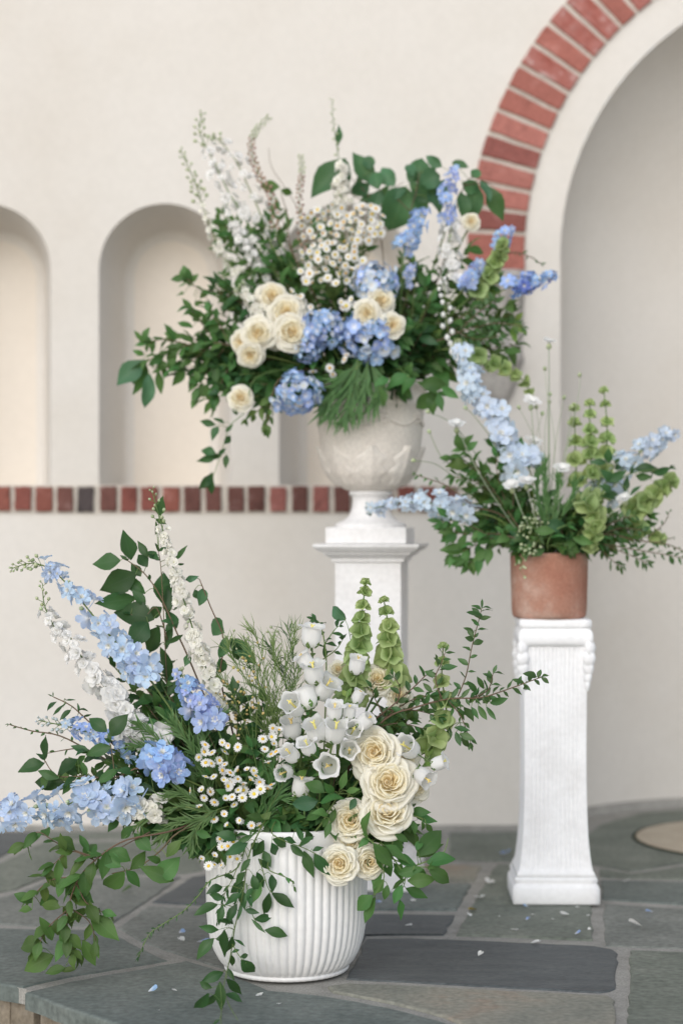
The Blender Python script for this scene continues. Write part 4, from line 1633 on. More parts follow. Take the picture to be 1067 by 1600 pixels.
# ================================================================== arrangement in the white ribbed planter
DA = 5.14
spike('A', 'delphinium', 'pale blue delphinium spike arching up over the white larkspur, its bud tip pointing outward', 'delphinium',
      [(232, 1058), (205, 1030), (165, 985), (120, 930), (85, 893), (52, 880), (20, 888)], 5.10, 'pale', 42, 0.041, 0.020, 'greenbud', 0.74, 20, 0.010)
spike('A', 'larkspur', 'white larkspur leaning outward just below the arching pale blue delphinium', 'larkspur',
      [(212, 1140), (185, 1100), (150, 1055), (115, 1010), (85, 978), (70, 945), (67, 912)], 5.12, 'white', 70, 0.035, 0.014, 'greenbud', 0.76, 9, 0.010, eye=False, flat=0.2)
spike('A', 'larkspur', 'tall white larkspur standing highest in the planter, in front of the brick course', 'larkspur',
      [(348, 1120), (330, 1068), (310, 1010), (290, 945), (272, 890), (258, 840), (247, 800), (238, 766)], 5.16, 'cream', 82, 0.026, 0.013, 'greenbud', 0.76, 12, 0.010, eye=False, flat=0.2)
spike('A', 'delphinium', 'short violet blue delphinium cluster below the tall white larkspur', 'delphinium',
      [(335, 1125), (318, 1105), (298, 1080), (282, 1050)], 5.02, 'peri', 28, 0.034, 0.024, 'greenbud', 0.9, 6, 0.009, mixkind='mid', flat=0.4)
spike('A', 'delphinium', 'blue delphinium with green buds lying outward between the small leaved twigs', 'delphinium',
      [(205, 1168), (175, 1158), (140, 1145), (105, 1135), (62, 1126)], 5.08, 'mid', 34, 0.027, 0.016, 'bluebud', 0.72, 16, 0.010, mixkind='pale')
spike('A', 'delphinium', 'large bright blue delphinium blooms beside the daisies', 'delphinium',
      [(275, 1212), (262, 1198), (246, 1185)], 4.97, 'mid', 12, 0.044, 0.038, off=0.35, flat=0.7, mixkind='peri')
spike('A', 'delphinium', 'pale blue delphinium stretched out low over the drooping leafy branch', 'delphinium',
      [(200, 1240), (165, 1262), (130, 1250), (90, 1262), (50, 1262), (8, 1270)], 4.98, 'pale', 34, 0.041, 0.034, off=0.5, flat=0.35)
spike('A', 'delphinium', 'single pale blue delphinium bloom above the low white stock', 'delphinium',
      [(215, 1240), (205, 1233)], 4.96, 'pale', 3, 0.040, 0.036, off=0.25, flat=0.8)
spike('A', 'stock_flower', 'white stock cluster low at the planter rim by the pale blue blooms', 'stock flower',
      [(252, 1268), (225, 1266), (182, 1262)], 4.97, 'cream', 52, 0.025, 0.021, eye=False, flat=0.3)
spike('A', 'stock_flower', 'white stock cluster between the blue delphiniums, above the bright blue blooms', 'stock flower',
      [(262, 1160), (228, 1150), (196, 1138)], 5.06, 'white', 56, 0.027, 0.021, eye=False, flat=0.2)

# broad leaved branch behind the tall larkspur
z2 = (150, 780, 4.268)
branch('A', 'broadleaf_branch', 'upright branch of dark oval leaves behind the delphinium and tall larkspur', 'foliage branch',
       [[(300, 1040), (275, 985), (250, 930), (225, 895), (200, 876)], [(262, 1000), (245, 950), (225, 965), (205, 960)], [(262, 1090), (257, 980), (252, 890), (248, 862)]], 5.22, 'smilax', 5, 0.045, lsize=1.25, t0=0.3,
       leaves=zl(*z2, [(235, 405, 200, 250, 'smilax', 1.6), (165, 410, 20, 425, 'smilax', 1.6), (270, 500, 80, 585, 'smilax', 1.4), (345, 450, 290, 375, 'smilax', 1.4), (350, 385, 290, 300), (420, 400, 350, 350),
                       (300, 515, 250, 445, 'smilax', 1.4), (330, 630, 200, 530), (265, 660, 60, 690, 'smilax', 1.2), (390, 800, 170, 730, 'smilax', 1.3), (350, 820, 250, 940, 'smilax', 1.5), (330, 710, 265, 620),
                       (440, 720, 360, 780, 'smilax', 1.5), (420, 850, 350, 1000, 'smilax', 1.3), (455, 490, 440, 690), (480, 770, 480, 620), (540, 860, 490, 760, 'smilax', 1.3), (580, 905, 490, 955, 'narrow'),
                       (480, 1200, 470, 1040), (470, 1000, 500, 850, 'narrow'), (440, 960, 370, 1010, 'narrow'), (520, 740, 575, 680, 'narrow'), (530, 410, 580, 335, 'narrow'), (540, 430, 590, 440, 'narrow'), (400, 130, 455, 160), (420, 110, 435, 20), (400, 150, 420, 235, 'narrow')]))
branch('A', 'broadleaf_branch', 'grey green leaves curling out beside the tall white larkspur', 'foliage branch',
       [[(345, 1060), (350, 1000), (330, 950), (312, 905)], [(345, 1010), (362, 1000)]], 5.20, 'broad', 0, 0.06,
       leaves=zl(*z2, [(600, 540, 670, 520, 'broad', 0.9), (690, 710, 735, 570, 'broad', 0.8), (860, 890, 735, 800), (870, 920, 840, 1060, 'broad', 0.9), (890, 930, 1065, 1085, 'broad', 0.8), (900, 950, 985, 1075, 'smilax', 1.4), (830, 1060, 840, 1190), (880, 1270, 970, 1220), (620, 1040, 600, 1100), (660, 600, 690, 680)]))
z3 = (0, 1080, 4.268)
branch('A', 'small_leaf_twig', 'fine twig with narrow leaves rising above the green budded blue delphinium', 'twig',
       [[(200, 1180), (140, 1128), (112, 1103), (84, 1089)]], 5.10, 'narrow', 4, 0.03, mode='flat',
       leaves=zl(*z3, [(380, 70, 290, 120), (430, 90, 350, 160), (475, 125, 400, 180, 'smilax'), (520, 165, 450, 205), (440, 60, 505, 55), (520, 125, 600, 105), (550, 170, 615, 155)]))
branch('A', 'small_leaf_twig', 'thin twig with tiny leaves reaching farthest sideways under the green buds', 'twig',
       [[(205, 1205), (150, 1178), (95, 1150), (50, 1142), (15, 1132)], [(130, 1168), (100, 1172), (70, 1178)]], 5.08, 'myrtle', 15, 0.020, mode='spiral')
branch('A', 'smilax_vine', 'glossy leaved vine between the two low blue delphiniums', 'vine',
       [[(225, 1200), (180, 1215), (130, 1213), (90, 1212), (70, 1188)], [(180, 1215), (176, 1180), (172, 1160)]], 5.00, 'smilax', 5, 0.05, t0=0.1,
       leaves=zl(*z3, [(305, 450, 300, 305, 'smilax', 1.2), (300, 480, 115, 510), (520, 450, 355, 545, 'smilax', 1.2), (515, 570, 415, 440), (745, 370, 565, 420), (715, 270, 590, 165, 'smilax', 1.3), (740, 300, 825, 150, 'smilax', 1.3), (395, 580, 250, 535), (430, 610, 200, 600), (330, 590, 230, 650, 'mid'), (790, 520, 650, 610, 'mid'), (570, 430, 505, 490, 'olive'), (580, 560, 545, 470, 'olive'), (840, 620, 790, 560), (760, 690, 670, 600), (720, 560, 620, 560), (690, 520, 640, 590), (470, 600, 430, 680, 'mid'), (1030, 670, 940, 610)]))
z5 = (0, 1280, 2.54)
branch('A', 'drooping_branch', 'leafy branch drooping from the planter to the flagstones, hanging below the pale blue delphinium', 'foliage branch',
       [[(262, 1300), (200, 1312), (160, 1335), (125, 1370), (108, 1415), (105, 1455), (118, 1492)], [(150, 1340), (95, 1320), (60, 1300), (40, 1318)], [(125, 1370), (80, 1375), (52, 1400)], [(108, 1420), (75, 1450), (60, 1480)], [(112, 1420), (140, 1440), (150, 1470)], [(150, 1345), (112, 1330), (85, 1350)], [(120, 1380), (135, 1410), (160, 1425)]], 4.93, 'olive', 24, 0.062, mode='spiral', droop=0.45, taper=0.2, t0=0.3,
       leaves=zl(*z5, [(130, 330, 60, 290, 'olive', 1.3), (130, 360, 70, 350), (215, 540, 80, 600, 'olive', 1.0), (170, 490, 60, 500), (260, 590, 180, 605), (300, 595, 240, 600), (360, 380, 470, 475), (350, 430, 450, 440), (270, 460, 220, 560), (330, 480, 380, 580), (210, 480, 165, 390, 'olive', 1.2), (160, 340, 240, 300, 'olive', 1.2), (240, 350, 160, 330), (280, 310, 370, 330), (300, 270, 375, 330), (220, 270, 190, 190), (260, 130, 240, 60), (310, 390, 210, 410), (260, 300, 330, 230), (200, 260, 130, 290)]))
branch('A', 'leafy_branch', 'side branch with broad mid green leaves between drooping branch and planter', 'foliage branch',
       [[(280, 1300), (250, 1330), (215, 1355), (175, 1365)], [(235, 1300), (200, 1318), (155, 1345)]], 4.94, 'mid', 0, 0.06,
       leaves=zl(*z5, [(600, 125, 530, 55, 'mid', 1.3), (690, 245, 560, 190), (625, 240, 705, 160, 'mid', 1.2), (480, 190, 395, 130, 'mid', 1.1), (520, 165, 430, 110), (500, 205, 565, 265), (495, 210, 405, 300), (520, 200, 590, 130), (640, 170, 590, 150, 'olive'), (660, 150, 720, 80, 'olive'), (530, 30, 470, 80), (560, 30, 600, 100), (350, 130, 320, 60), (770, 60, 830, 115), (770, 70, 745, 140), (780, 50, 835, 70)]))

# smilax over the planter's front
z8 = (280, 1280, 4.85)
branch('A', 'smilax_vine', 'long dark leaved vine trailing down the front of the planter to the flagstones', 'vine',
       [[(405, 1300), (388, 1340), (380, 1395), (367, 1450), (361, 1490), (352, 1530), (347, 1562), (345, 1610)], [(385, 1380), (392, 1420), (400, 1440), (415, 1458)], [(363, 1475), (375, 1495), (385, 1505)], [(350, 1545), (358, 1570), (372, 1594)], [(408, 1350), (418, 1385), (426, 1396)]], 4.90, 'smilax', 0, 0.05, mat='stem', sr=0.0017, lean=(1490, 0.0031),
       leaves=zl(*z8, [(440, 150, 295, 100), (350, 600, 215, 573), (290, 645, 110, 705), (330, 510, 215, 540), (410, 790, 310, 750), (300, 840, 155, 820), (370, 905, 260, 885), (265, 900, 115, 1050), (345, 835, 340, 1040), (400, 890, 370, 1030), (500, 685, 600, 710), (570, 760, 720, 738), (650, 840, 835, 872), (645, 855, 550, 760, 'narrow'), (685, 560, 645, 735), (705, 560, 870, 665), (520, 570, 555, 655), (620, 480, 550, 630, 'mid'), (415, 910, 505, 945, 'narrow'), (400, 1010, 460, 980), (465, 1045, 535, 1025), (400, 1030, 405, 1115), (470, 1065, 590, 1198), (370, 1130, 410, 1220), (335, 1160, 170, 1235), (250, 1280, 140, 1240), (225, 1320, 122, 1475), (280, 1320, 205, 1428), (310, 1230, 320, 1450), (360, 1210, 475, 1328), (350, 1325, 495, 1358), (310, 1515, 250, 1560),
                       (470, 560, 345, 645), (460, 520, 500, 680), (480, 640, 440, 760, 'narrow'), (560, 520, 490, 610), (440, 640, 350, 800), (330, 650, 300, 800), (600, 300, 690, 385), (640, 240, 690, 350), (590, 400, 640, 520), (700, 420, 720, 545), (540, 300, 460, 400), (500, 400, 420, 500), (420, 450, 340, 420), (600, 180, 520, 240), (640, 160, 560, 300), (520, 180, 350, 270), (560, 420, 590, 560), (500, 470, 380, 560)]))
branch('A', 'smilax_vine', 'short dark vine lying across the planter rim towards the lowest rose', 'vine',
       [[(425, 1302), (447, 1315), (475, 1325), (500, 1338)]], 4.90, 'smilax', 0, 0.05, mat='stem', sr=0.0016,
       leaves=zl(*z8, [(710, 150, 845, 205), (790, 145, 900, 172), (905, 205, 1010, 130), (845, 195, 945, 290), (945, 240, 1015, 437), (700, 180, 745, 287), (1010, 240, 1090, 205), (1025, 262, 1145, 440), (890, 60, 940, 170), (960, 80, 1010, 220), (560, 120, 440, 180)]))
branch('A', 'curled_vine', 'thin curled vine arching away from the planter above the fallen blue petals', 'vine',
       [[(372, 1355), (330, 1375), (310, 1400), (285, 1425), (250, 1447), (232, 1462), (217, 1495)]], 4.94, 'narrow', 34, 0.020, mode='spiral', mat='stem', sr=0.0016, taper=0.2, t0=0.05)
branch('A', 'curled_vine', 'small curled sprig standing out from the planter front by the trailing vine', 'vine',
       [[(418, 1355), (440, 1368), (455, 1375), (460, 1388)]], 4.89, 'mid', 8, 0.020, mode='alt', mat='stem', sr=0.0014)
branch('A', 'small_leaf_twig', 'narrow leaved tuft hanging behind the trailing vine on the planter', 'twig',
       [[(365, 1370), (350, 1400), (340, 1440)], [(372, 1390), (365, 1420), (358, 1440)]], 4.93, 'narrow', 14, 0.026, mode='spiral', mat='stem', sr=0.0012, droop=0.7)

# feathery foliage
blades('A', 'fennel_foliage', 'feathery green foliage beside the bright blue blooms and daisies', 'foliage',
       [[(330, 1240), (290, 1190), (240, 1150), (220, 1135)], [(330, 1230), (300, 1170), (270, 1130)], [(310, 1240), (260, 1180), (215, 1165)], [(330, 1240), (320, 1160), (345, 1120)]], 5.02, 75, 0.075, 0.0042, 'needle', 0.55)
blades('A', 'fennel_foliage', 'feathery green tuft over the rim beneath the bright blue blooms', 'foliage',
       [[(325, 1270), (285, 1260), (240, 1272), (210, 1295)], [(325, 1280), (280, 1285), (250, 1310)], [(330, 1270), (290, 1240), (260, 1245)], [(340, 1265), (310, 1290), (300, 1320)]], 4.95, 60, 0.06, 0.004, 'needle', 0.5)
blades('A', 'fennel_foliage', 'dark feathery tuft under the canterbury bells near the planter rim', 'foliage',
       [[(415, 1280), (440, 1230), (455, 1190)], [(410, 1290), (430, 1250), (470, 1250)], [(400, 1280), (425, 1220), (420, 1180)]], 4.98, 60, 0.06, 0.0038, 'needle', 0.5)
blades('A', 'broom_spray', 'wispy tangled green broom spray between tall larkspur and canterbury bells', 'foliage',
       [[(430, 1160), (420, 1080), (405, 1010), (395, 985)], [(430, 1150), (440, 1070), (455, 1010), (462, 985)], [(420, 1150), (395, 1080), (365, 1030), (358, 1010)], [(435, 1150), (430, 1060), (428, 1005)], [(425, 1160), (375, 1090), (345, 1060)], [(425, 1150), (410, 1060), (380, 1000)], [(435, 1150), (450, 1090), (472, 1040)]], 5.16, 52, 0.085, 0.0022, 'wisp', 0.6, sr=0.0012)
blades('A', 'broom_spray', 'second broom spray of dark green threads behind the highest canterbury bell', 'foliage',
       [[(450, 1130), (445, 1060), (420, 1010)], [(450, 1130), (460, 1050), (450, 985)], [(440, 1130), (400, 1060), (385, 1020)]], 5.22, 60, 0.09, 0.0024, 'needle', 0.7, sr=0.0012)


def seedspray(b, label, tips, D, nb, bs, mat, stem='stem', jitter=0.02, name='seed_spray', cat='seed spray'):
    r = RNG(label)
    p0 = px3(tips[0], D)
    root = thing(name, label, cat, path_from(b, r, p0)[0])
    for q in tips:
        p = px3(q, D)
        stem_part(root, path_from(b, r, p), 0.0013, 0.0006, stem, 5)
        for k in range(nb):
            t = 0.15 + 0.85 * k / nb
            c = crv(p, t)
            d = (tang(p, t) * 0.7 + rv(r, 0.9)).normalized()
            e = c + d * jitter * r.uniform(0.5, 1.3)
            m = MB()
            m.tube([c, (c + e) / 2 + rv(r, 0.002), e], 0.0006, 0.0005, 4, 2)
            part('pedicel', m.mesh('pedicel', M[stem]), root)
            part('bud', BUD[mat], root, axisframe(e, d, 0, bs * r.uniform(0.7, 1.2)))
    return root


seedspray('A', 'ochre budded seed spray next to the violet blue delphinium', [[(385, 1140), (365, 1090), (352, 1050)], [(390, 1150), (372, 1110), (345, 1090)], [(395, 1140), (385, 1080), (372, 1030)], [(385, 1160), (365, 1130), (350, 1125)], [(400, 1140), (405, 1070), (395, 1010)]], 5.08, 13, 0.009, 'seed')
seedspray('A', 'fine green budded wisps rising just above the broom spray', [[(400, 1080), (398, 1020), (393, 990)], [(420, 1070), (440, 1010), (435, 985)], [(395, 1080), (372, 1020), (360, 985)]], 5.18, 9, 0.008, 'greenbud')

# daisies
z4 = (200, 1020, 4.104)


def zp(o, rows):
    return [(x / o[2] + o[0], y / o[2] + o[1]) for x, y in rows]


feverfew('A', 'daisy spray nearest the bright blue blooms, above the big daisy cluster', (350, 1240), 4.96, zp(z4, [(495, 590), (490, 635), (540, 640), (455, 670), (500, 705), (535, 710), (605, 575), (645, 595), (620, 635), (705, 605), (590, 690), (620, 715)]), 0.0118)
feverfew('A', 'large central cluster of white daisies with yellow hearts', (372, 1275), 4.93, zp(z4, [(605, 755), (655, 770), (705, 755), (765, 750), (808, 755), (615, 815), (655, 830), (705, 810), (740, 845), (785, 815), (845, 830), (920, 848), (850, 875), (893, 872), (660, 875), (708, 880), (810, 905), (625, 935), (668, 925), (733, 930), (682, 975), (820, 790), (740, 880), (640, 855)]), 0.0122, leafn=10)
feverfew('A', 'small loose daisies beneath the big daisy cluster at the planter rim', (345, 1290), 4.95, zp(z4, [(500, 795), (550, 795), (400, 885), (475, 880), (530, 890), (488, 930), (460, 990), (555, 960), (618, 1035), (553, 1068), (638, 1105), (717, 1080), (793, 1110), (845, 1113)]), 0.0112, leafn=10)
feverfew('A', 'daisy spray reaching up against the white canterbury bells', (410, 1230), 4.97, zp(z4, [(928, 483), (970, 495), (865, 553), (920, 540), (937, 583), (990, 612), (877, 618), (920, 650), (950, 635), (902, 707)]), 0.0118)
feverfew('A', 'daisies hanging over the planter rim above the trailing vine', (372, 1300), 4.92, zp(z8, [(310, 150), (410, 170), (330, 210), (370, 205), (268, 275), (268, 345), (320, 350), (225, 355), (170, 300), (385, 285), (520, 350), (460, 10), (440, 300)]), 0.0112, up=0.1)

# canterbury bells
campanula('A', 'tallest stem of white canterbury bells before the broom spray', [(470, 1190), (482, 1130), (490, 1080), (488, 1020), (486, 985)], 5.06,
          [(487, 992, 0.1, 0.9, -0.25, 1.1), (477, 1032, -0.5, 0.7, -0.2), (490, 1050, -0.1, 0.9, -0.35, 1.15), (508, 1075, 0.5, 0.75, -0.3, 1.2), (459, 1102, -0.3, 0.55, -0.75, 1.1), (480, 1090, -0.2, 0.6, 0.2), (456, 1137, -0.1, 0.8, -0.4, 1.15)], 0.057)
campanula('A', 'white canterbury bells clustered in the middle, some opening towards the viewer', [(510, 1200), (520, 1160), (532, 1120), (545, 1080)], 4.99,
          [(523, 1110, 0.05, 0.9, -0.3, 1.0), (546, 1112, 0.1, 0.95, -0.2, 0.85), (494, 1140, -0.2, 0.6, -0.6, 1.2), (524, 1142, 0.1, 0.85, -0.45, 1.15), (551, 1142, 0.15, 0.6, -0.85, 1.1), (570, 1127, 0.6, 0.4, -0.3, 1.1), (481, 1166, -0.3, 0.5, -0.5, 1.05), (546, 1174, 0.0, 0.35, -1.0, 1.1), (514, 1196, -0.05, 0.2, -1.0, 1.1)], 0.053, leafn=8)
campanula('A', 'single white canterbury bell raised in front of the bells of Ireland', [(550, 1110), (556, 1070), (558, 1045)], 5.02, [(558, 1038, 0.05, 1.0, -0.25, 1.1), (559, 1088, 0.4, 0.8, -0.2, 0.7)], 0.053, leafn=3)
campanula('A', 'white canterbury bells hanging low next to the daisies', [(475, 1250), (462, 1215), (455, 1180)], 4.99, [(454, 1178, -0.4, 0.5, -0.6, 1.0), (445, 1207, -0.4, -0.2, -0.8, 0.95), (470, 1228, 0.1, 0.9, -0.1, 1.1)], 0.051, leafn=3)
campanula('A', 'white canterbury bells at the outer side of the cream roses', [(630, 1230), (655, 1205), (672, 1180)], 5.02, [(637, 1168, -0.5, 0.5, -0.7, 1.25), (662, 1214, 0.5, -0.3, -0.7, 1.0), (686, 1192, 0.9, 0.5, -0.2, 0.9)], 0.053, leafn=5)

# bells of ireland
moluccella('A', 'tallest bells of Ireland spike in the planter, against the square pedestal', [(548, 1085), (555, 1045), (562, 1000), (566, 955), (571, 912)], 5.12, 9, 0.040, 0.013)
moluccella('A', 'second bells of Ireland spike beside the tallest one, with the slimmer tip', [(612, 1060), (607, 1015), (607, 980), (600, 940)], 5.14, 6, 0.040, 0.013)
moluccella('A', 'bells of Ireland curving up past the myrtle branch beside the roses', [(665, 1175), (680, 1150), (697, 1110), (690, 1060), (692, 1012)], 5.08, 7, 0.040, 0.013, per=4)

# roses
RA = 'cream roses in the white planter'
rose('A', 'cream rose at the top of the front rose cluster, facing sideways beside a bell', 585, 1176, 4.98, 40, (-0.25, 0.15), RA)
rose('A', 'widest open cream rose in the middle of the front cluster', 607, 1222, 4.95, 45, (0.05, 0.25), RA)
rose('A', 'pale open rose just below the widest rose', 605, 1268, 4.94, 41, (0.05, 0.45), RA)
rose('A', 'peach hearted rose tucked under a pale leaf beside the pale open rose', 547, 1282, 4.95, 35, (-0.15, 0.1), RA)
rose('A', 'small half hidden peach rose stacked between two roses at the rim', 548, 1313, 4.96, 27, (-0.1, -0.2), RA)
rose('A', 'lowest ivory rose resting on the planter rim', 530, 1350, 4.91, 31, (-0.15, -0.05), RA)
rose('A', 'low peach rose next to the lowest ivory rose, half covered by leaves', 577, 1347, 4.93, 28, (0.2, -0.15), RA)
rose('A', 'rose behind the white bell at the outer edge of the cluster', 630, 1186, 5.02, 30, (0.3, 0.2), RA)
rose('A', 'narrow rose seen from the side behind the widest rose', 648, 1228, 5.00, 28, (0.7, -0.05), RA)
rose('A', 'pale rose high up behind the myrtle leaves below the bells of Ireland', 590, 1062, 5.12, 30, (0.0, 0.5), RA)
rose('A', 'small pale rose peeking through the dark myrtle', 622, 1085, 5.12, 22, (0.3, 0.3), RA)
rose('A', 'tiny white rose behind the raised canterbury bell', 528, 1046, 5.14, 16, (0.0, 0.5), RA)

# myrtle to the right
branch('A', 'myrtle_branch', 'long myrtle branch reaching sideways in front of the fluted pedestal', 'foliage branch',
       [[(600, 1125), (650, 1105), (700, 1092), (750, 1090), (790, 1078), (845, 1058)], [(715, 1088), (728, 1055), (737, 1010), (748, 968), (752, 950)], [(690, 1092), (680, 1060), (690, 1035), (695, 1020)], [(740, 1090), (762, 1078), (770, 1052)], [(700, 1095), (720, 1120), (735, 1160)]], 5.06, 'myrtle', 30, 0.032, mode='flat', sr=0.0022, taper=0.15, t0=0.2,
       leaves=zl(560, 930, 3.557, [(545, 620, 590, 690), (585, 620, 640, 690), (625, 620, 665, 685), (665, 615, 710, 690), (710, 620, 760, 690), (540, 600, 570, 560), (610, 600, 650, 560), (650, 600, 700, 555), (690, 600, 745, 560), (730, 600, 818, 580), (740, 495, 715, 420), (695, 520, 660, 455), (655, 540, 612, 482), (505, 735, 500, 810), (540, 760, 565, 835), (570, 790, 620, 850), (560, 770, 640, 800), (530, 735, 615, 750), (440, 400, 430, 330), (455, 405, 545, 395), (410, 540, 360, 490), (430, 440, 385, 430), (920, 490, 860, 465), (925, 500, 935, 545), (990, 455, 930, 425), (690, 120, 610, 85), (680, 130, 640, 95), (670, 170, 635, 140), (640, 210, 595, 175), (640, 250, 600, 235), (645, 235, 665, 210)]))
branch('A', 'myrtle_branch', 'dense dark myrtle sprays above the front roses', 'foliage branch',
       [[(570, 1140), (610, 1105), (645, 1075), (665, 1055)], [(600, 1120), (585, 1090), (580, 1075)], [(610, 1110), (650, 1110), (685, 1120)], [(620, 1100), (625, 1075), (615, 1058)], [(580, 1140), (620, 1130), (660, 1138)], [(590, 1130), (640, 1095), (680, 1085)]], 5.07, 'myrtle', 16, 0.034, mode='spiral', sr=0.0022, taper=0.1, t0=0.0)
branch('A', 'myrtle_branch', 'glossy dark sprig standing up behind the highest canterbury bell', 'foliage branch',
       [[(510, 1060), (508, 1010), (500, 975), (490, 968)], [(505, 1010), (522, 985), (530, 978)], [(505, 1030), (525, 1015), (535, 1000)]], 5.16, 'smilax', 11, 0.036, mode='spiral', mat='stem')
branch('A', 'broadleaf_branch', 'lone round leaf on a thin stalk beside the tallest bells of Ireland', 'foliage branch',
       [[(548, 1030), (545, 985), (537, 965)]], 5.15, 'broad', 0, 0.05, sr=0.0012, mat='stem', leaves=[(540, 968, 515, 950, 'broad', 1.1)])
zr = (420, 1180, 3.557)
branch('A', 'peony_foliage', 'spreading cluster of pointed green leaves at the planter side under the roses', 'foliage branch',
       [[(575, 1310), (600, 1335), (640, 1352), (668, 1355)], [(590, 1325), (600, 1370), (585, 1400)], [(610, 1335), (632, 1370), (628, 1390)], [(650, 1352), (690, 1335), (700, 1310)]], 4.92, 'mid', 0, 0.06, mat='stem',
       leaves=zl(*zr, [(545, 460, 505, 325), (600, 470, 735, 430), (580, 490, 690, 625), (590, 510, 705, 670), (575, 530, 560, 645), (640, 500, 785, 590), (630, 490, 775, 520), (720, 660, 850, 630), (640, 690, 570, 775), (580, 780, 463, 865), (590, 790, 528, 930), (740, 720, 690, 828), (725, 800, 740, 915), (760, 740, 880, 790), (770, 700, 925, 690), (820, 560, 985, 400), (830, 570, 960, 490), (880, 600, 1025, 545), (880, 630, 985, 600), (890, 640, 1028, 705), (820, 530, 850, 455), (800, 640, 900, 700), (690, 600, 760, 690), (700, 560, 820, 610), (660, 720, 640, 810), (620, 560, 690, 540), (700, 440, 780, 480), (560, 460, 500, 500), (680, 420, 740, 540), (620, 620, 580, 740), (740, 600, 700, 720), (760, 690, 680, 740)]))
branch('A', 'peony_foliage', 'small rounded leaves beside the pale open rose, just off the planter rim', 'foliage branch',
       [[(620, 1290), (640, 1275), (662, 1280)]], 4.97, 'mid', 0, 0.05, mat='stem',
       leaves=zl(*zr, [(780, 320, 882, 308), (820, 350, 935, 362), (790, 360, 830, 432), (870, 380, 912, 432), (760, 370, 800, 435), (800, 300, 800, 255), (850, 370, 870, 430)]))
branch('A', 'leafy_branch', 'broad smooth green leaves below the open canterbury bells beside the peach hearted rose', 'foliage branch',
       [[(500, 1290), (515, 1265), (530, 1240)], [(505, 1275), (488, 1250), (478, 1235)]], 4.93, 'mid', 0, 0.06, mat='stem',
       leaves=zl(*zr, [(275, 255, 112, 285, 'broad', 0.7), (310, 208, 198, 130, 'mid', 1.0), (290, 268, 418, 188), (300, 320, 188, 345), (400, 190, 430, 88), (345, 375, 310, 455), (480, 240, 455, 300, 'broad', 1.0), (290, 280, 365, 300), (330, 330, 260, 300), (370, 300, 340, 380), (300, 400, 330, 330), (430, 200, 500, 190, 'olive'), (360, 210, 310, 160)]))
GA = (('smilax', 'dark glossy sprigs'), ('mid', 'mid green leafy sprigs'), ('olive', 'olive green leafy sprigs'))
fillers('A', [
    ('packed behind the daisies in the white planter', 360, 1225, 5.10, 100, 65, 0.09, GA),
    ('under the canterbury bells in the white planter', 485, 1215, 5.08, 80, 55, 0.08, GA),
    ('behind the cream roses in the white planter', 590, 1225, 5.16, 75, 75, 0.08, GA),
    ('around the bright blue blooms of the planter', 245, 1195, 5.12, 85, 55, 0.07, GA),
    ('beneath the broom spray in the white planter', 410, 1130, 5.20, 100, 55, 0.07, GA),
    ('over the near rim of the white planter', 450, 1282, 5.00, 110, 22, 0.05, GA),
    ('at the planter rim under the bright blue blooms', 295, 1275, 5.04, 60, 32, 0.05, GA),
    ('between the leaning larkspur and violet delphinium', 235, 1110, 5.20, 50, 50, 0.05, GA),
    ('around the lowest roses at the planter rim', 575, 1305, 5.10, 70, 35, 0.04, GA),
    ('between the twigs and the low pale delphinium', 165, 1205, 5.10, 75, 45, 0.05, GA),
    ('spilling over the planter rim beside the drooping branch', 325, 1305, 4.99, 50, 22, 0.03, GA),
    ('in the gap above the bright blue blooms', 270, 1140, 5.14, 60, 35, 0.04, GA),
    ('behind the low white stock cluster', 205, 1260, 5.06, 55, 35, 0.05, GA),
    ('behind the arching delphinium and larkspur feet', 215, 1060, 5.24, 45, 60, 0.04, GA[:2]),
    ('beside the myrtle above the front roses', 625, 1115, 5.18, 70, 45, 0.05, GA)], 0.070, n=12)

# ================================================================== arrangement in the stone urn
DB = 6.30
spike('B', 'larkspur', 'greenish white larkspur leaning outward, crossing the arch of the middle niche', 'larkspur',
      [(385, 450), (355, 405), (335, 370), (318, 325), (305, 285), (283, 236)], 6.30, 'cream', 34, 0.020, 0.012, 'greenbud', 0.62, 26, 0.012, eye=False)
spike('B', 'larkspur', 'airy white larkspur with the highest green tip above the middle niche', 'larkspur',
      [(410, 400), (385, 345), (360, 305), (340, 265), (325, 235), (312, 205), (316, 178)], 6.34, 'white', 40, 0.024, 0.015, 'greenbud', 0.68, 16, 0.012, eye=False, off=0.9)
spike('B', 'larkspur', 'loose white larkspur behind the airy one, nodding towards the bronze spike', 'larkspur',
      [(430, 400), (405, 330), (385, 285), (368, 250), (345, 222), (335, 215)], 6.36, 'white', 32, 0.022, 0.014, 'greenbud', 0.75, 9, 0.011, eye=False, off=0.9)
spike('B', 'larkspur', 'white larkspur tucked low above the cream roses of the urn', 'larkspur',
      [(420, 450), (400, 410), (378, 375), (365, 350)], 6.32, 'white', 44, 0.020, 0.015, eye=False)


def budspike(b, label, pts, D, n, s, mat, name='veronica_spike', cat='flower spike'):
    r = RNG(label)
    p = px3(pts, D)
    main = path_from(b, r, p)
    root = thing(name, label, cat, main[0])
    stem_part(root, main, 0.002, 0.0009, 'stem')
    for k in range(n):
        t = k / (n - 1)
        c = crv(p, t)
        d = tang(p, t)
        a = k * 2.4
        s1 = d.cross(CAMV - c).normalized()
        s2 = s1.cross(d)
        out = (s1 * math.cos(a) + s2 * math.sin(a) + d * 0.6).normalized()
        part('bud', BUD[mat if t < 0.7 else 'greenbud'], root, axisframe(c + out * s * 0.5, out, 0, s * (1.15 - 0.6 * t) * r.uniform(0.8, 1.2)))
    return root


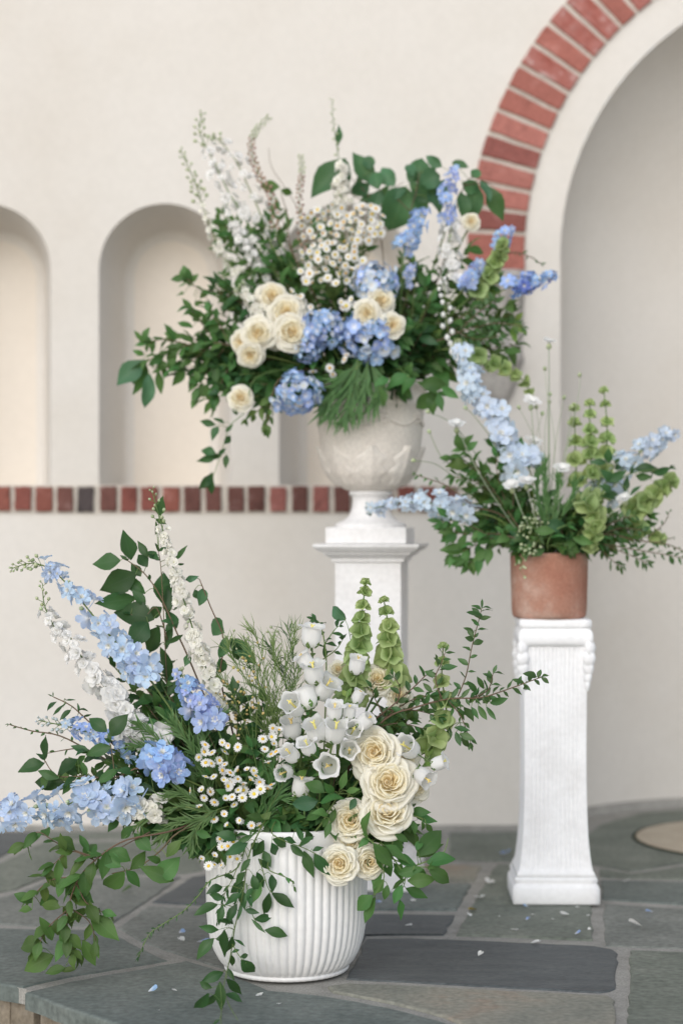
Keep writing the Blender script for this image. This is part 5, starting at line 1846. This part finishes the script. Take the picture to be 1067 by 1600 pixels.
budspike('B', 'curved bronze flower spike arching above the urn arrangement', [(430, 360), (425, 310), (408, 280), (396, 250), (393, 222), (402, 202), (420, 184)], 6.34, 95, 0.013, 'bronze')
budspike('B', 'straight thin bronze spike next to the white daisies of the urn', [(475, 400), (470, 350), (468, 300), (472, 270), (470, 244)], 6.30, 70, 0.012, 'bronze')
budspike('B', 'tallest thin green spike at the top of the urn arrangement', [(535, 330), (532, 270), (524, 215), (520, 185), (519, 156)], 6.36, 26, 0.010, 'greenbud')
spike('B', 'stock_flower', 'white stock head rising above the daisies of the urn', 'stock flower', [(532, 345), (533, 310), (533, 262)], 6.28, 'cream', 46, 0.024, 0.017, eye=False)
branch('B', 'small_leaf_twig', 'two small leaves on a brown twig beneath the curved bronze spike', 'twig', [[(455, 390), (450, 340), (440, 305)]], 6.32, 'mid', 0, 0.04,
       leaves=[(437, 292, 405, 290, 'mid', 1.2), (440, 296, 458, 304, 'mid', 1.4), (452, 350, 446, 335)])
branch('B', 'small_leaf_twig', 'bare grey twig bending behind the straight bronze spike', 'twig', [[(470, 340), (450, 300), (425, 262), (420, 232)]], 6.40, 'narrow', 0, 0.02, sr=0.0012)
zb = (460, 140, 4.1)
zc = (440, 180, 2.48)
branch('B', 'heartleaf_branch', 'large smooth blue green leaves at the top middle of the urn arrangement', 'foliage branch',
       [[(600, 420), (590, 340), (575, 305), (550, 280)], [(590, 330), (610, 300), (630, 285)], [(585, 320), (545, 300), (530, 255)]], 6.38, 'broad', 0, 0.1,
       leaves=zl(*zb, [(330, 445, 110, 670, 'broad', 0.9), (500, 620, 385, 395, 'broad', 0.8), (485, 520, 465, 400), (560, 650, 390, 760, 'broad', 0.8), (560, 640, 480, 780, 'broad', 0.9), (600, 620, 540, 760, 'broad', 0.9), (540, 640, 500, 500), (640, 620, 545, 490), (340, 460, 300, 640, 'broad', 0.7), (450, 640, 360, 560), (480, 600, 350, 690)]) + zl(*zc, [(215, 120, 225, 40, 'broad', 0.7)]))
branch('B', 'heartleaf_branch', 'big heart shaped leaves beside the top blue delphinium of the urn', 'foliage branch',
       [[(640, 420), (640, 340), (650, 300), (655, 270)], [(640, 330), (620, 310)]], 6.30, 'heart', 0, 0.1,
       leaves=zl(*zb, [(700, 620, 640, 935, 'heart', 1.0), (790, 600, 810, 425, 'heart', 1.1), (930, 545, 790, 610), (880, 720, 740, 600, 'broad', 0.9), (790, 590, 700, 500, 'broad', 0.9), (900, 700, 1000, 560, 'broad', 0.8), (760, 560, 720, 440, 'broad', 0.8), (860, 620, 960, 760, 'broad', 0.9), (760, 640, 850, 780, 'broad', 1.0), (720, 640, 560, 700, 'broad', 0.8), (900, 520, 880, 440, 'broad', 0.8)]))
branch('B', 'heartleaf_branch', 'drooping large leaves overlapping the foot of the brick arch', 'foliage branch',
       [[(690, 420), (705, 350), (725, 290), (740, 275)], [(725, 290), (755, 285), (770, 290)]], 6.28, 'broad', 0, 0.1,
       leaves=zl(*zc, [(660, 185, 718, 196), (735, 245, 772, 200, 'broad', 1.0), (745, 265, 750, 395, 'broad', 0.9), (770, 255, 812, 325, 'broad', 0.8), (800, 275, 858, 405, 'smilax', 1.1), (690, 300, 722, 395), (650, 380, 655, 455, 'broad', 0.8), (700, 260, 770, 300), (620, 200, 560, 160)]))
spike('B', 'delphinium', 'blue delphinium head below the heart shaped leaves, highest of the full blue heads', 'delphinium', [(632, 385), (645, 362), (660, 330)], 6.22, 'mid', 28, 0.027, 0.020, flat=0.4, mixkind='pale')
spike('B', 'delphinium', 'slim violet blue delphinium among drooping large leaves near the brick arch', 'delphinium', [(700, 345), (697, 320), (700, 290), (712, 268)], 6.24, 'peri', 26, 0.023, 0.017, flat=0.3, mixkind='mid')
spike('B', 'delphinium', 'violet blue delphinium cluster in the small leaved side of the urn', 'delphinium', [(725, 450), (735, 432), (748, 415)], 6.18, 'peri', 26, 0.026, 0.020, flat=0.4, mixkind='mid')
spike('B', 'delphinium', 'deep blue delphinium pointing sideways past the corbel', 'delphinium', [(795, 448), (818, 442), (840, 438), (860, 432)], 6.20, 'deep', 30, 0.025, 0.015, flat=0.3, mixkind='mid')
spike('B', 'delphinium', 'small blue delphinium in front of the lowest arch bricks', 'delphinium', [(780, 385), (786, 372), (795, 360)], 6.24, 'mid', 12, 0.024, 0.017, flat=0.4, mixkind='peri')
spike('B', 'delphinium', 'tiny lilac cluster above the side roses of the urn', 'delphinium', [(640, 445), (640, 430), (643, 415)], 6.22, 'peri', 12, 0.019, 0.014, flat=0.3)
spike('B', 'stock_flower', 'white ruffled stock between slim violet delphinium and small leaves', 'stock flower', [(712, 455), (705, 420), (700, 385), (705, 355)], 6.22, 'white', 34, 0.024, 0.020, eye=False, off=0.6)
rose('B', 'round white rosebud touching the lowest arch bricks', 736, 346, 6.24, 15, (0.1, 0.3))
moluccella('B', 'lime bells of Ireland in front of the corbel, above the deep blue delphinium', [(745, 455), (765, 425), (780, 400), (785, 380)], 6.20, 6, 0.034, 0.018)
moluccella('B', 'lime bells of Ireland curving down out of the urn over the corbel', [(715, 545), (745, 555), (775, 570), (800, 582), (822, 600), (828, 622)], 6.16, 8, 0.032, 0.014, per=4)


def bellchain(b, label, pts, D, n, s):
    r = RNG(label)
    p = px3(pts, D)
    main = path_from(b, r, p)
    root = thing('white_bud_spray', label, 'flower spike', main[0])
    stem_part(root, main, 0.0018, 0.001, 'stem')
    for k in range(n):
        c = crv(p, k / (n - 1)) + Vector((r.uniform(-0.018, 0.018), r.uniform(-0.02, 0.0), 0))
        part('bud', BUD['white'], root, axisframe(c, Vector((r.uniform(-0.3, 0.3), -0.2, 1)), 0, s * (0.7 + 0.5 * k / n)))
    return root


bellchain('B', 'chain of small white buds hanging down the side of the urn arrangement', [(690, 440), (695, 480), (700, 520), (712, 555), (722, 572)], 6.12, 18, 0.022)

r = RNG('urn daisies')
def scatter(cx, cy, rx, ry, n, sep=9):
    out = []
    tries = 0
    while len(out) < n and tries < 4000:
        tries += 1
        a, e = r.uniform(-1, 1), r.uniform(-1, 1)
        if a * a + e * e > 1:
            continue
        q = (cx + a * rx, cy + e * ry)
        if all((q[0] - o[0]) ** 2 + (q[1] - o[1]) ** 2 > sep * sep for o in out):
            out.append(q)
    return out


feverfew('B', 'dense daisy cluster beneath the white stock head of the urn', (545, 430), 6.20, scatter(528, 355, 62, 36, 50), 0.0135, leafn=8)
feverfew('B', 'daisy spray spreading towards the heart shaped leaves of the urn', (560, 430), 6.22, scatter(570, 350, 32, 30, 20), 0.0135, leafn=4)
feverfew('B', 'lower daisy cluster of the urn above the blue hydrangeas', (520, 470), 6.16, scatter(512, 412, 55, 34, 38), 0.0135, leafn=8)
feverfew('B', 'few loose daisies beside the cream rose cluster of the urn', (500, 510), 6.13, [(455, 455), (470, 463), (465, 462), (473, 475), (485, 480), (484, 490), (498, 487), (500, 494), (455, 472), (478, 440)], 0.0145, leafn=4)
feverfew('B', 'little daisies between the two upper blue hydrangeas of the urn', (545, 500), 6.12, [(533, 472), (541, 478), (549, 468), (536, 480), (555, 476)], 0.0145, leafn=3)
feverfew('B', 'scattered daisies hanging beneath the middle hydrangea of the urn', (530, 580), 6.08, [(538, 562), (515, 575), (489, 580), (520, 585), (541, 556)], 0.013, leafn=3)

RBG = 'cream roses in the stone urn'
rose('B', 'top cream rose of the left hand cluster in the urn', 425, 463, 6.14, 27, (0.0, 0.5), RBG)
rose('B', 'open cream rose just below the top rose of the urn cluster', 447, 488, 6.10, 30, (0.0, 0.35), RBG)
rose('B', 'plump cream rose at the centre of the urn rose cluster', 403, 521, 6.08, 27, (-0.1, 0.15), RBG)
rose('B', 'wide cream rose touching the blue hydrangea in the urn', 456, 519, 6.07, 29, (0.1, 0.2), RBG)
rose('B', 'half hidden rose wedged between the two wide urn roses', 430, 527, 6.12, 20, (0.0, 0.0), RBG)
rose('B', 'outermost small rose of the urn cluster, next to dark leaves', 377, 534, 6.10, 19, (-0.4, 0.1), RBG)
rose('B', 'low drooping cream rose under the urn rose cluster', 391, 555, 6.08, 21, (-0.1, -0.2), RBG)
rose('B', 'lone cream rose low beside the hanging vine of the urn', 376, 622, 6.08, 22, (-0.1, 0.3), RBG)
rose('B', 'peach rose at the front of the trio on the hydrangeas', 573, 489, 6.05, 22, (-0.05, 0.1), RBG)
rose('B', 'peach rose behind the front one of the hydrangea trio', 595, 470, 6.08, 23, (0.2, 0.2), RBG)
rose('B', 'single peach rose set apart against the dark urn foliage', 613, 508, 6.05, 21, (0.1, 0.1), RBG)
spike('B', 'stock_flower', 'white stock between the cream urn roses and dark side branch', 'stock flower', [(415, 510), (400, 490), (388, 465), (375, 452)], 6.14, 'cream', 40, 0.020, 0.014, 'greenbud', 0.85, 8, 0.01, eye=False)
hydrangea('B', 'pale blue hydrangea behind the peach rose trio', 587, 442, 6.14, 32, 80, pale=0.55)
hydrangea('B', 'large blue and cream hydrangea under the peach rose trio', 578, 525, 6.10, 40, 110, (0.0, 0.0))
hydrangea('B', 'bright blue hydrangea next to the cream rose cluster', 502, 515, 6.10, 30, 80, pale=0.2)
hydrangea('B', 'small deep blue hydrangea under the wide cream rose', 478, 545, 6.10, 22, 55, pale=0.1)
hydrangea('B', 'low blue hydrangea overhanging the urn rim', 465, 615, 6.06, 34, 95, (-0.1, -0.1))

za = (170, 390, 4.27)
branch('B', 'leafy_branch', 'long dark leafy branch reaching sideways across the middle niche', 'foliage branch',
       [[(410, 560), (360, 540), (310, 535), (265, 550), (225, 565)], [(340, 540), (315, 505), (300, 485)], [(300, 540), (260, 530), (235, 535)], [(350, 545), (325, 580), (310, 605)], [(330, 540), (290, 570), (260, 575)], [(370, 545), (350, 590), (330, 625)], [(360, 540), (345, 510), (330, 490)]], 6.18, 'mid', 27, 0.070, mode='spiral', taper=0.2, t0=0.0,
       leaves=zl(*za, [(240, 740, 55, 890, 'broad', 1.1), (250, 750, 140, 940, 'broad', 0.8), (245, 760, 195, 965, 'mid', 0.9), (270, 830, 258, 1055, 'broad', 0.7), (330, 810, 350, 960), (230, 620, 175, 540), (235, 610, 250, 520), (240, 700, 165, 680), (240, 660, 270, 620), (600, 470, 570, 370, 'mid', 1.2), (620, 480, 700, 410, 'mid', 1.2), (560, 520, 460, 480, 'mid', 1.2), (480, 590, 365, 550, 'mid', 1.2), (570, 650, 480, 650), (590, 720, 620, 790), (640, 900, 700, 1030), (600, 880, 580, 800), (600, 960, 550, 1060), (720, 880, 690, 1010), (700, 760, 790, 860)]))
branch('B', 'leafy_branch', 'upright sprig with clustered green leaves against the niche back wall', 'foliage branch',
       [[(390, 480), (350, 460), (310, 450), (292, 435)], [(340, 460), (345, 440), (348, 430)], [(360, 460), (380, 440), (395, 425)]], 6.24, 'mid', 12, 0.042, mode='spiral', taper=0.2,
       leaves=zl(*za, [(530, 230, 490, 105, 'mid', 1.2), (510, 195, 405, 188), (540, 225, 595, 155), (540, 240, 520, 130, 'mid', 1.2), (500, 300, 445, 280), (570, 360, 650, 345), (600, 380, 570, 350)]))
branch('B', 'smilax_vine', 'thin vine hanging down from the urn in front of the middle niche', 'vine',
       [[(400, 590), (385, 640), (360, 665), (348, 700), (335, 740), (325, 765)]], 6.08, 'smilax', 0, 0.05, mat='stem', sr=0.0014,
       leaves=zl(0, 300, 2.667, [(900, 970, 830, 955), (935, 965, 890, 935), (910, 975, 878, 1025), (940, 1000, 970, 970), (935, 1050, 972, 1010), (900, 1090, 830, 1065), (905, 1100, 825, 1125), (925, 1100, 870, 1105), (910, 1095, 940, 1070), (945, 1095, 940, 1145), (880, 1180, 840, 1235), (875, 1190, 885, 1262), (885, 1170, 850, 1250), (990, 930, 970, 900)]))
branch('B', 'leafy_branch', 'leafy sprig drooping below the lone cream rose and low hydrangea', 'foliage branch',
       [[(440, 590), (425, 620), (420, 650), (415, 670)], [(430, 610), (405, 640), (385, 655)]], 6.10, 'olive', 12, 0.045, mode='spiral', droop=0.5)
blades('B', 'fennel_foliage', 'long needle leaves fanning down over the urn rim', 'foliage',
       [[(565, 565), (545, 600), (520, 645)], [(575, 565), (570, 600), (560, 640)], [(560, 570), (530, 600), (505, 635)], [(580, 570), (590, 600), (585, 630)], [(560, 560), (550, 620), (540, 650)]], 6.08, 45, 0.11, 0.008, 'needle', 0.35)
branch('B', 'leafy_branch', 'pointed leaves hanging over the far side of the urn rim', 'foliage branch',
       [[(640, 590), (665, 605), (680, 615)], [(610, 590), (598, 605), (592, 612)]], 6.04, 'mid', 4, 0.05, mat='stem',
       leaves=[(680, 612, 645, 645), (678, 612, 672, 645), (684, 615, 690, 640), (690, 605, 715, 622), (592, 605, 608, 632), (655, 600, 700, 600), (650, 590, 620, 610), (640, 585, 600, 600)])
branch('B', 'leafy_branch', 'dark velvety leaf folded over the urn rim below the hydrangea', 'foliage branch',
       [[(540, 600), (520, 615), (510, 625)]], 6.10, 'smilax', 0, 0.06, leaves=[(500, 615, 520, 652, 'heart', 1.0), (520, 615, 500, 640, 'smilax', 1.5)])
branch('B', 'myrtle_branch', 'small leaved spray reaching out towards the corbel above the lime bells', 'foliage branch',
       [[(690, 530), (730, 515), (775, 505), (815, 510)], [(720, 515), (745, 490), (770, 470)], [(700, 510), (740, 530), (780, 525)]], 6.14, 'myrtle', 24, 0.034, mode='flat', taper=0.1,
       leaves=[(800, 505, 822, 520, 'lime'), (805, 500, 815, 490, 'lime'), (800, 510, 805, 535, 'lime')])
branch('B', 'myrtle_branch', 'thin twig curling past the corbel next to the deep blue delphinium', 'foliage branch',
       [[(770, 410), (800, 395), (825, 400), (845, 412)]], 6.22, 'myrtle', 9, 0.024, mode='spiral')
GB = (('smilax', 'dark glossy sprigs'), ('mid', 'mid green leafy sprigs'))
fillers('B', [
    ('behind the urn daisies', 500, 440, 6.36, 90, 60, 0.08, GB),
    ('around the urn rose cluster', 430, 540, 6.22, 80, 45, 0.06, GB),
    ('below the urn hydrangeas', 530, 570, 6.18, 80, 30, 0.06, GB),
    ('under the set apart peach rose of the urn', 640, 550, 6.18, 60, 45, 0.06, GB),
    ('below the violet cluster beside the corbel', 735, 505, 6.22, 85, 70, 0.06, (('myrtle', 'small dark leaved sprigs'), ('mid', 'mid green leafy sprigs'), ('olive', 'olive leafy sprigs'))),
    ('among the blue delphiniums near the arch foot', 710, 420, 6.28, 75, 50, 0.06, (('myrtle', 'small dark leaved sprigs'), ('mid', 'mid green leafy sprigs'))),
    ('between the airy larkspurs of the urn', 410, 410, 6.34, 50, 50, 0.05, (('lance', 'narrow green sprigs'), ('mid', 'mid green leafy sprigs'))),
    ('behind the airy white larkspurs above the roses', 375, 385, 6.38, 55, 70, 0.04, (('lance', 'narrow green sprigs'), ('mid', 'mid green leafy sprigs'))),
    ('around the bronze spikes and stock head', 475, 360, 6.40, 70, 50, 0.04, (('lance', 'narrow green sprigs'), ('mid', 'mid green leafy sprigs'))),
    ('at the outer half of the dark side branch', 305, 550, 6.20, 55, 42, 0.04, GB),
    ('above the dark side branch of the urn', 350, 475, 6.26, 45, 40, 0.04, GB),
    ('around the lone cream rose of the urn', 385, 605, 6.16, 50, 30, 0.03, GB),
    ('along the urn rim', 590, 595, 6.20, 90, 18, 0.08, GB),
    ('at the core of the dark side branch', 360, 560, 6.22, 60, 40, 0.05, GB),
    ('behind the peach rose trio', 630, 450, 6.34, 60, 55, 0.05, GB)], 0.076, n=11, shoots=7)

# ================================================================== arrangement in the terracotta pot
spike('C', 'delphinium', 'tall pale blue delphinium leaning from the terracotta pot towards the urn', 'delphinium',
      [(825, 730), (785, 692), (775, 645), (738, 605), (732, 565), (712, 538)], 6.02, 'ice', 42, 0.048, 0.026, 'greenbud', 0.93, 7, 0.009, flat=0.3)
spike('C', 'delphinium', 'pale blue delphinium lying sideways in front of the urn stem', 'delphinium',
      [(735, 800), (700, 790), (660, 785), (620, 787), (575, 796)], 6.00, 'ice', 42, 0.035, 0.019, 'bluebud', 0.92, 8, 0.010)
spike('C', 'delphinium', 'pale blue delphinium rising at the outer side of the terracotta pot, inside the large niche', 'delphinium',
      [(935, 770), (965, 740), (990, 715), (1015, 698), (1042, 682)], 6.10, 'ice', 42, 0.037, 0.025, flat=0.2)
moluccella('C', 'shortest of three bells of Ireland above the terracotta pot, nearest the white pinks', [(905, 790), (900, 740), (898, 690), (897, 640)], 6.10, 6, 0.032, 0.017)
moluccella('C', 'middle of three bells of Ireland above the terracotta pot', [(925, 780), (923, 720), (921, 680), (921, 632)], 6.08, 7, 0.032, 0.016)
moluccella('C', 'tallest bells of Ireland above the terracotta pot', [(935, 770), (945, 720), (948, 670), (943, 612)], 6.10, 7, 0.032, 0.014, per=4)
moluccella('C', 'bells of Ireland reaching sideways under the outer pale blue delphinium', [(985, 800), (1005, 785), (1025, 770), (1045, 752)], 6.06, 5, 0.040, 0.026)
moluccella('C', 'yellowish bells of Ireland drooping over the terracotta rim', [(915, 785), (928, 805), (928, 825), (922, 848)], 5.96, 5, 0.034, 0.026, per=4)
moluccella('C', 'small bells of Ireland low at the outer fringe of the terracotta pot', [(1000, 825), (1018, 835), (1030, 842)], 6.05, 3, 0.028, 0.020, per=3)


def pinks(b, label, heads, D, size):
    r = RNG(label)
    root = None
    for (px, py, sx, sy) in heads:
        c = P(px, py, D + r.uniform(-0.03, 0.03))
        a = toward(b, r, P(sx, sy, D))
        if root is None:
            root = thing('white_pink', label, 'flower', a)
        stem_part(root, [a, P((px + sx) / 2, (py + sy) / 2, D), P(px + (sx - px) * 0.1, py + (sy - py) * 0.1, D), c], 0.0018, 0.0014, 'stem_pale', 5)
        ax = (UP + Vector((r.uniform(-0.4, 0.4), -0.5 + r.uniform(-0.3, 0.2), 0))).normalized()
        o = part('bloom', r.choice(PINK), root, axisframe(c, ax, r.uniform(0, 6), size))
        part('calyx', BUD['greenbud'], root, axisframe(c + Vector((0, 0, -0.02)), UP, 0, 0.022))
    return root


pinks('C', 'flat white flower on the tallest wiry stem, before the niche edge', [(857, 537, 858, 840)], 6.06, 0.024)
pinks('C', 'white flowers on wiry grey stems beside the tall pale blue delphinium', [(829, 632, 845, 840), (832, 695, 848, 830)], 6.04, 0.034)
pinks('C', 'pair of white flowers low among the dark leaves of the terracotta pot', [(800, 762, 835, 850), (822, 756, 845, 850)], 5.96, 0.032)
pinks('C', 'white flower at the foot of the three bells of Ireland', [(876, 736, 868, 850)], 6.00, 0.032)
pinks('C', 'white flower beneath the tall pale blue delphinium, by the urn', [(713, 668, 800, 840)], 5.98, 0.034)
pinks('C', 'white flower under dark curled leaves at the outer side of the terracotta pot', [(976, 782, 900, 850)], 5.98, 0.03)


def wires(b, label, stems, D, mat='stem_pale'):
    r = RNG(label)
    root = None
    for q in stems:
        p = px3(q, D + r.uniform(-0.03, 0.03))
        main = path_from(b, r, p)
        if root is None:
            root = thing('wiry_stems', label, 'grass stems', main[0])
        stem_part(root, main, 0.0016, 0.0009, mat, 5)
        part('bud', BUD['greenbud'], root, axisframe(p[-1], tang(p, 1), 0, 0.016))
    return root


wires('C', 'bundle of wiry pale grey stems fanning up behind the white pinks', [[(850, 790), (845, 700), (838, 640)], [(855, 790), (856, 650), (851, 580)], [(860, 790), (868, 690), (880, 625)], [(862, 790), (890, 680), (904, 612), (905, 590)], [(858, 790), (850, 690), (858, 620)], [(852, 790), (835, 690), (812, 640)], [(864, 790), (885, 690), (892, 640)], [(856, 790), (866, 700), (858, 632)], [(866, 800), (880, 720), (890, 690)], [(848, 780), (830, 720), (846, 650)]], 6.08)
wires('C', 'thin curling tendrils reaching towards the urn from the dark leaves', [[(760, 760), (720, 735), (690, 715), (672, 678)], [(760, 770), (710, 745), (680, 725), (650, 720)], [(750, 720), (710, 665), (672, 645)], [(770, 690), (740, 650), (730, 640)]], 6.02, 'stem')
branch('C', 'small_leaf_twig', 'little twig with few leaves near the urn belly', 'twig', [[(740, 790), (700, 760), (668, 748), (650, 742)]], 6.00, 'mid', 8, 0.026, mode='spiral')
zd = (560, 600, 4.104)
branch('C', 'leafy_branch', 'leafy branch rising on the urn side of the terracotta pot', 'foliage branch',
       [[(820, 840), (780, 780), (745, 730), (725, 695)], [(790, 790), (775, 730), (780, 695)], [(800, 800), (805, 740), (812, 705)], [(770, 770), (735, 750), (712, 745)], [(760, 750), (725, 720), (708, 718)]], 6.02, 'mid', 21, 0.064, mode='spiral', taper=0.15, t0=0.1,
       leaves=zl(*zd, [(680, 430, 600, 345, 'mid', 1.2), (690, 430, 750, 365), (700, 530, 560, 490, 'olive', 1.2), (880, 470, 860, 390), (720, 560, 630, 530), (890, 500, 840, 440)]))
branch('C', 'leafy_branch', 'drooping leafy branch below the sideways delphinium', 'foliage branch',
       [[(830, 850), (780, 835), (735, 835), (700, 830)], [(790, 840), (760, 860), (735, 880)], [(770, 840), (735, 855), (710, 870)], [(760, 835), (720, 815), (690, 815)]], 5.98, 'mid', 20, 0.058, mode='spiral', taper=0.1, t0=0.1,
       leaves=zl(*zd, [(570, 850, 510, 800), (570, 910, 475, 910), (610, 950, 525, 940), (600, 960, 545, 1020), (615, 955, 605, 1010), (690, 1060, 530, 1060), (680, 1135, 555, 1140), (700, 1050, 600, 1040), (820, 1060, 740, 1140), (720, 1180, 740, 1200), (700, 1180, 670, 1190)]))
ze = (800, 580, 4.0)
branch('C', 'curled_leaf_branch', 'dark curled leaves arching below the outer pale blue delphinium', 'foliage branch',
       [[(900, 840), (930, 790), (950, 745), (960, 725)], [(935, 780), (975, 745), (1010, 735), (1045, 732)]], 6.02, 'smilax', 5, 0.05, mat='stem',
       leaves=zl(*ze, [(600, 575, 600, 485, 'smilax', 1.4), (590, 570, 485, 565), (640, 615, 695, 572), (600, 690, 710, 625, 'smilax', 1.3), (700, 755, 722, 655, 'smilax', 1.2), (735, 775, 800, 712), (640, 700, 555, 615, 'smilax', 1.5), (740, 645, 752, 588), (760, 612, 910, 592), (770, 655, 862, 668), (880, 640, 992, 612), (870, 640, 905, 600), (620, 760, 560, 700, 'smilax', 1.3), (450, 650, 420, 690)]))
branch('C', 'myrtle_branch', 'flat fern like spray spreading low over the outer rim of the terracotta pot', 'foliage branch',
       [[(900, 855), (940, 850), (985, 858), (1030, 865), (1067, 872)], [(930, 840), (970, 825), (1005, 830)], [(930, 850), (955, 875), (970, 885)], [(910, 845), (950, 835), (990, 845)], [(940, 850), (990, 870), (1010, 880)], [(920, 840), (960, 815), (990, 805)]], 6.00, 'myrtle', 26, 0.032, mode='flat', taper=0.1, t0=0.0)
branch('C', 'small_leaf_twig', 'thin twig with tiny leaves leaving the outermost edge of the pot arrangement', 'twig',
       [[(1000, 845), (1040, 850), (1075, 865)], [(1010, 840), (1035, 820), (1045, 800)], [(1020, 850), (1050, 840)]], 6.02, 'myrtle', 12, 0.020, mode='spiral')
blades('C', 'fennel_foliage', 'pale upright needle foliage in the middle of the terracotta pot', 'foliage',
       [[(855, 820), (852, 770), (850, 725)], [(862, 820), (870, 770), (872, 750)], [(850, 820), (838, 770), (842, 740)], [(870, 820), (890, 780), (895, 760)]], 6.00, 45, 0.07, 0.0045, 'needle', 0.35)
seedspray('C', 'yellow green seed heads spilling over the terracotta rim', [[(840, 840), (825, 850), (815, 870), (812, 892)], [(840, 830), (828, 820), (815, 830)], [(845, 840), (835, 850), (828, 858)], [(850, 830), (840, 815), (822, 815)]], 5.93, 16, 0.010, 'greenbud')
branch('C', 'leafy_branch', 'broad pointed leaves lying over the terracotta rim', 'foliage branch',
       [[(855, 850), (865, 830), (885, 820)], [(850, 850), (840, 845)]], 5.93, 'mid', 3, 0.05, mat='stem',
       leaves=[(848, 820, 886, 822, 'broad', 0.8), (850, 858, 832, 868), (870, 855, 890, 868), (880, 850, 905, 862), (835, 830, 865, 828), (830, 850, 820, 862), (895, 840, 925, 850)])
GC = (('mid', 'mid green leafy sprigs'), ('smilax', 'dark glossy sprigs'), ('olive', 'olive green leafy sprigs'))
fillers('C', [
    ('behind the low white pair in the terracotta pot', 800, 800, 6.08, 65, 55, 0.06, GC),
    ('in the middle of the terracotta pot', 870, 810, 6.06, 60, 45, 0.06, GC),
    ('on the outer side of the terracotta pot', 950, 815, 6.08, 65, 40, 0.06, GC),
    ('along the terracotta rim', 860, 850, 6.00, 75, 12, 0.05, GC),
    ('beneath the tall pale blue delphinium', 780, 750, 6.12, 55, 40, 0.05, (('olive', 'olive green leafy sprigs'), ('mid', 'mid green leafy sprigs')))], 0.060, n=11, shoots=6)

# ================================================================== fallen petals and bits on the paving
m = MB()
r = RNG('petal flat')
add_petal(m, math.pi / 2, 1.0, 1.0, math.radians(85), math.radians(72), r=r, nu=4, nv=5, ruffle=0.10, cup=0.3, r0=0)
FP = {'white': m.mesh('fallen_petal', PT['white'])}
for k in ('mid', 'pale'):
    FP[k] = FP['white'].copy()
    FP[k].materials.clear()
    FP[k].materials.append(PT[k])
FP['yellow'] = FP['white'].copy()
FP['yellow'].materials.clear()
FP['yellow'].materials.append(organic_mat('dry_yellow_leaf', (0.36, 0.24, 0.03), (0.45, 0.30, 0.05), trans=0.1))
FP['green'] = FP['white'].copy()
FP['green'].materials.clear()
FP['green'].materials.append(L['olive'])
for (px, py, k, s, label) in (
        (785, 1337, 'mid', 0.040, 'crumpled blue petal behind the foot of the fluted pedestal'),
        (762, 1383, 'white', 0.034, 'white petal farther back beside the fluted pedestal'),
        (751, 1405, 'white', 0.036, 'pale petal lying just behind the yellow leaf'),
        (745, 1424, 'yellow', 0.026, 'small curled yellow leaf on the wide mortar joint'),
        (735, 1435, 'white', 0.016, 'tiny white scrap just in front of the curled yellow leaf'), (825, 1420, 'mid', 0.016, 'tiny blue scrap touching the front foot of the fluted pedestal'), (830, 1432, 'white', 0.012, 'tiny white scrap between the two tiny blue scraps by the pedestal'), (822, 1441, 'mid', 0.014, 'tiny blue scrap a little in front of the fluted pedestal'),
        (889, 1432, 'white', 0.026, 'white petal close in front of the fluted pedestal'),
        (797, 1455, 'white', 0.022, 'white petal near the front edge of the stone before the pedestal'),
        (829, 1477, 'white', 0.028, 'white petal at the back edge of the dark slate slab'),
        (897, 1463, 'mid', 0.018, 'blue petal scrap on the joint behind the dark slate slab'),
        (747, 1497, 'white', 0.018, 'small curled white petal alone on the dark slate slab'),
        (974, 1380, 'white', 0.028, 'white petal on the flagstone outside the fluted pedestal'),
        (1020, 1428, 'mid', 0.022, 'blue petal between two white petals outside the fluted pedestal'),
        (1002, 1450, 'white', 0.038, 'largest white petal on the flagstones outside the fluted pedestal'),
        (918, 1456, 'white', 0.010, 'tiny white speck beside the short joint in front of the pedestal'), (919, 1434, 'white', 0.010, 'tiny white speck near the outer front corner of the pedestal'), (866, 1440, 'white', 0.009, 'tiny white speck next to the white petal in front of the pedestal'), (780, 1434, 'white', 0.008, 'smallest white speck between yellow leaf and pedestal'), (905, 1420, 'white', 0.012, 'tiny white scrap touching the front of the pedestal base'),
        (232, 1553, 'peri' if False else 'mid', 0.024, 'lone blue petal on the front flagstone near the terrace edge'),
        (308, 1475, 'mid', 0.034, 'blue petal beside the planter below the curled vine'),
        (280, 1461, 'mid', 0.018, 'small blue petal under the curled vine'),
        (288, 1473, 'white', 0.020, 'white scrap between the two blue petals under the curled vine'),
        (277, 1552, 'white', 0.014, 'white scrap on the front flagstone beside the lone blue petal'),
        (403, 1556, 'white', 0.020, 'white scrap in front of the planter, next to the trailing vine'),
        (437, 1571, 'white', 0.012, 'tiny white blossom scrap in front of the planter'),
        (595, 1413, 'mid', 0.020, 'blue petal behind the planter under the hanging leaves'),
        (650, 1410, 'white', 0.016, 'white scrap on the stone behind the planter side'),
        (632, 1449, 'white', 0.020, 'white scrap behind the dark slate slab by the planter'),
        (247, 1582, 'white', 0.010, 'smallest white scrap right at the terrace edge'),
        (190, 1397, 'green', 0.045, 'fallen green twig piece on the paving behind the drooping branch')):
    r = RNG(label, px)
    c = G(px, py)
    o = bpy.data.objects.new('fallen_leaf' if k in ('yellow', 'green') else 'fallen_petal', FP[k])
    COL.objects.link(o)
    o.location = (c.x, c.y, 0.006)
    o.rotation_euler = (r.uniform(-0.25, 0.25), r.uniform(-0.3, 0.3), r.uniform(0, 6.28))
    o.scale = (s * (0.35 if k == 'green' else 1.0), s, s)
    o['label'] = label
    o['category'] = 'leaf' if k in ('yellow', 'green') else 'petal'
    o['group'] = 'petals and leaves fallen on the terrace'
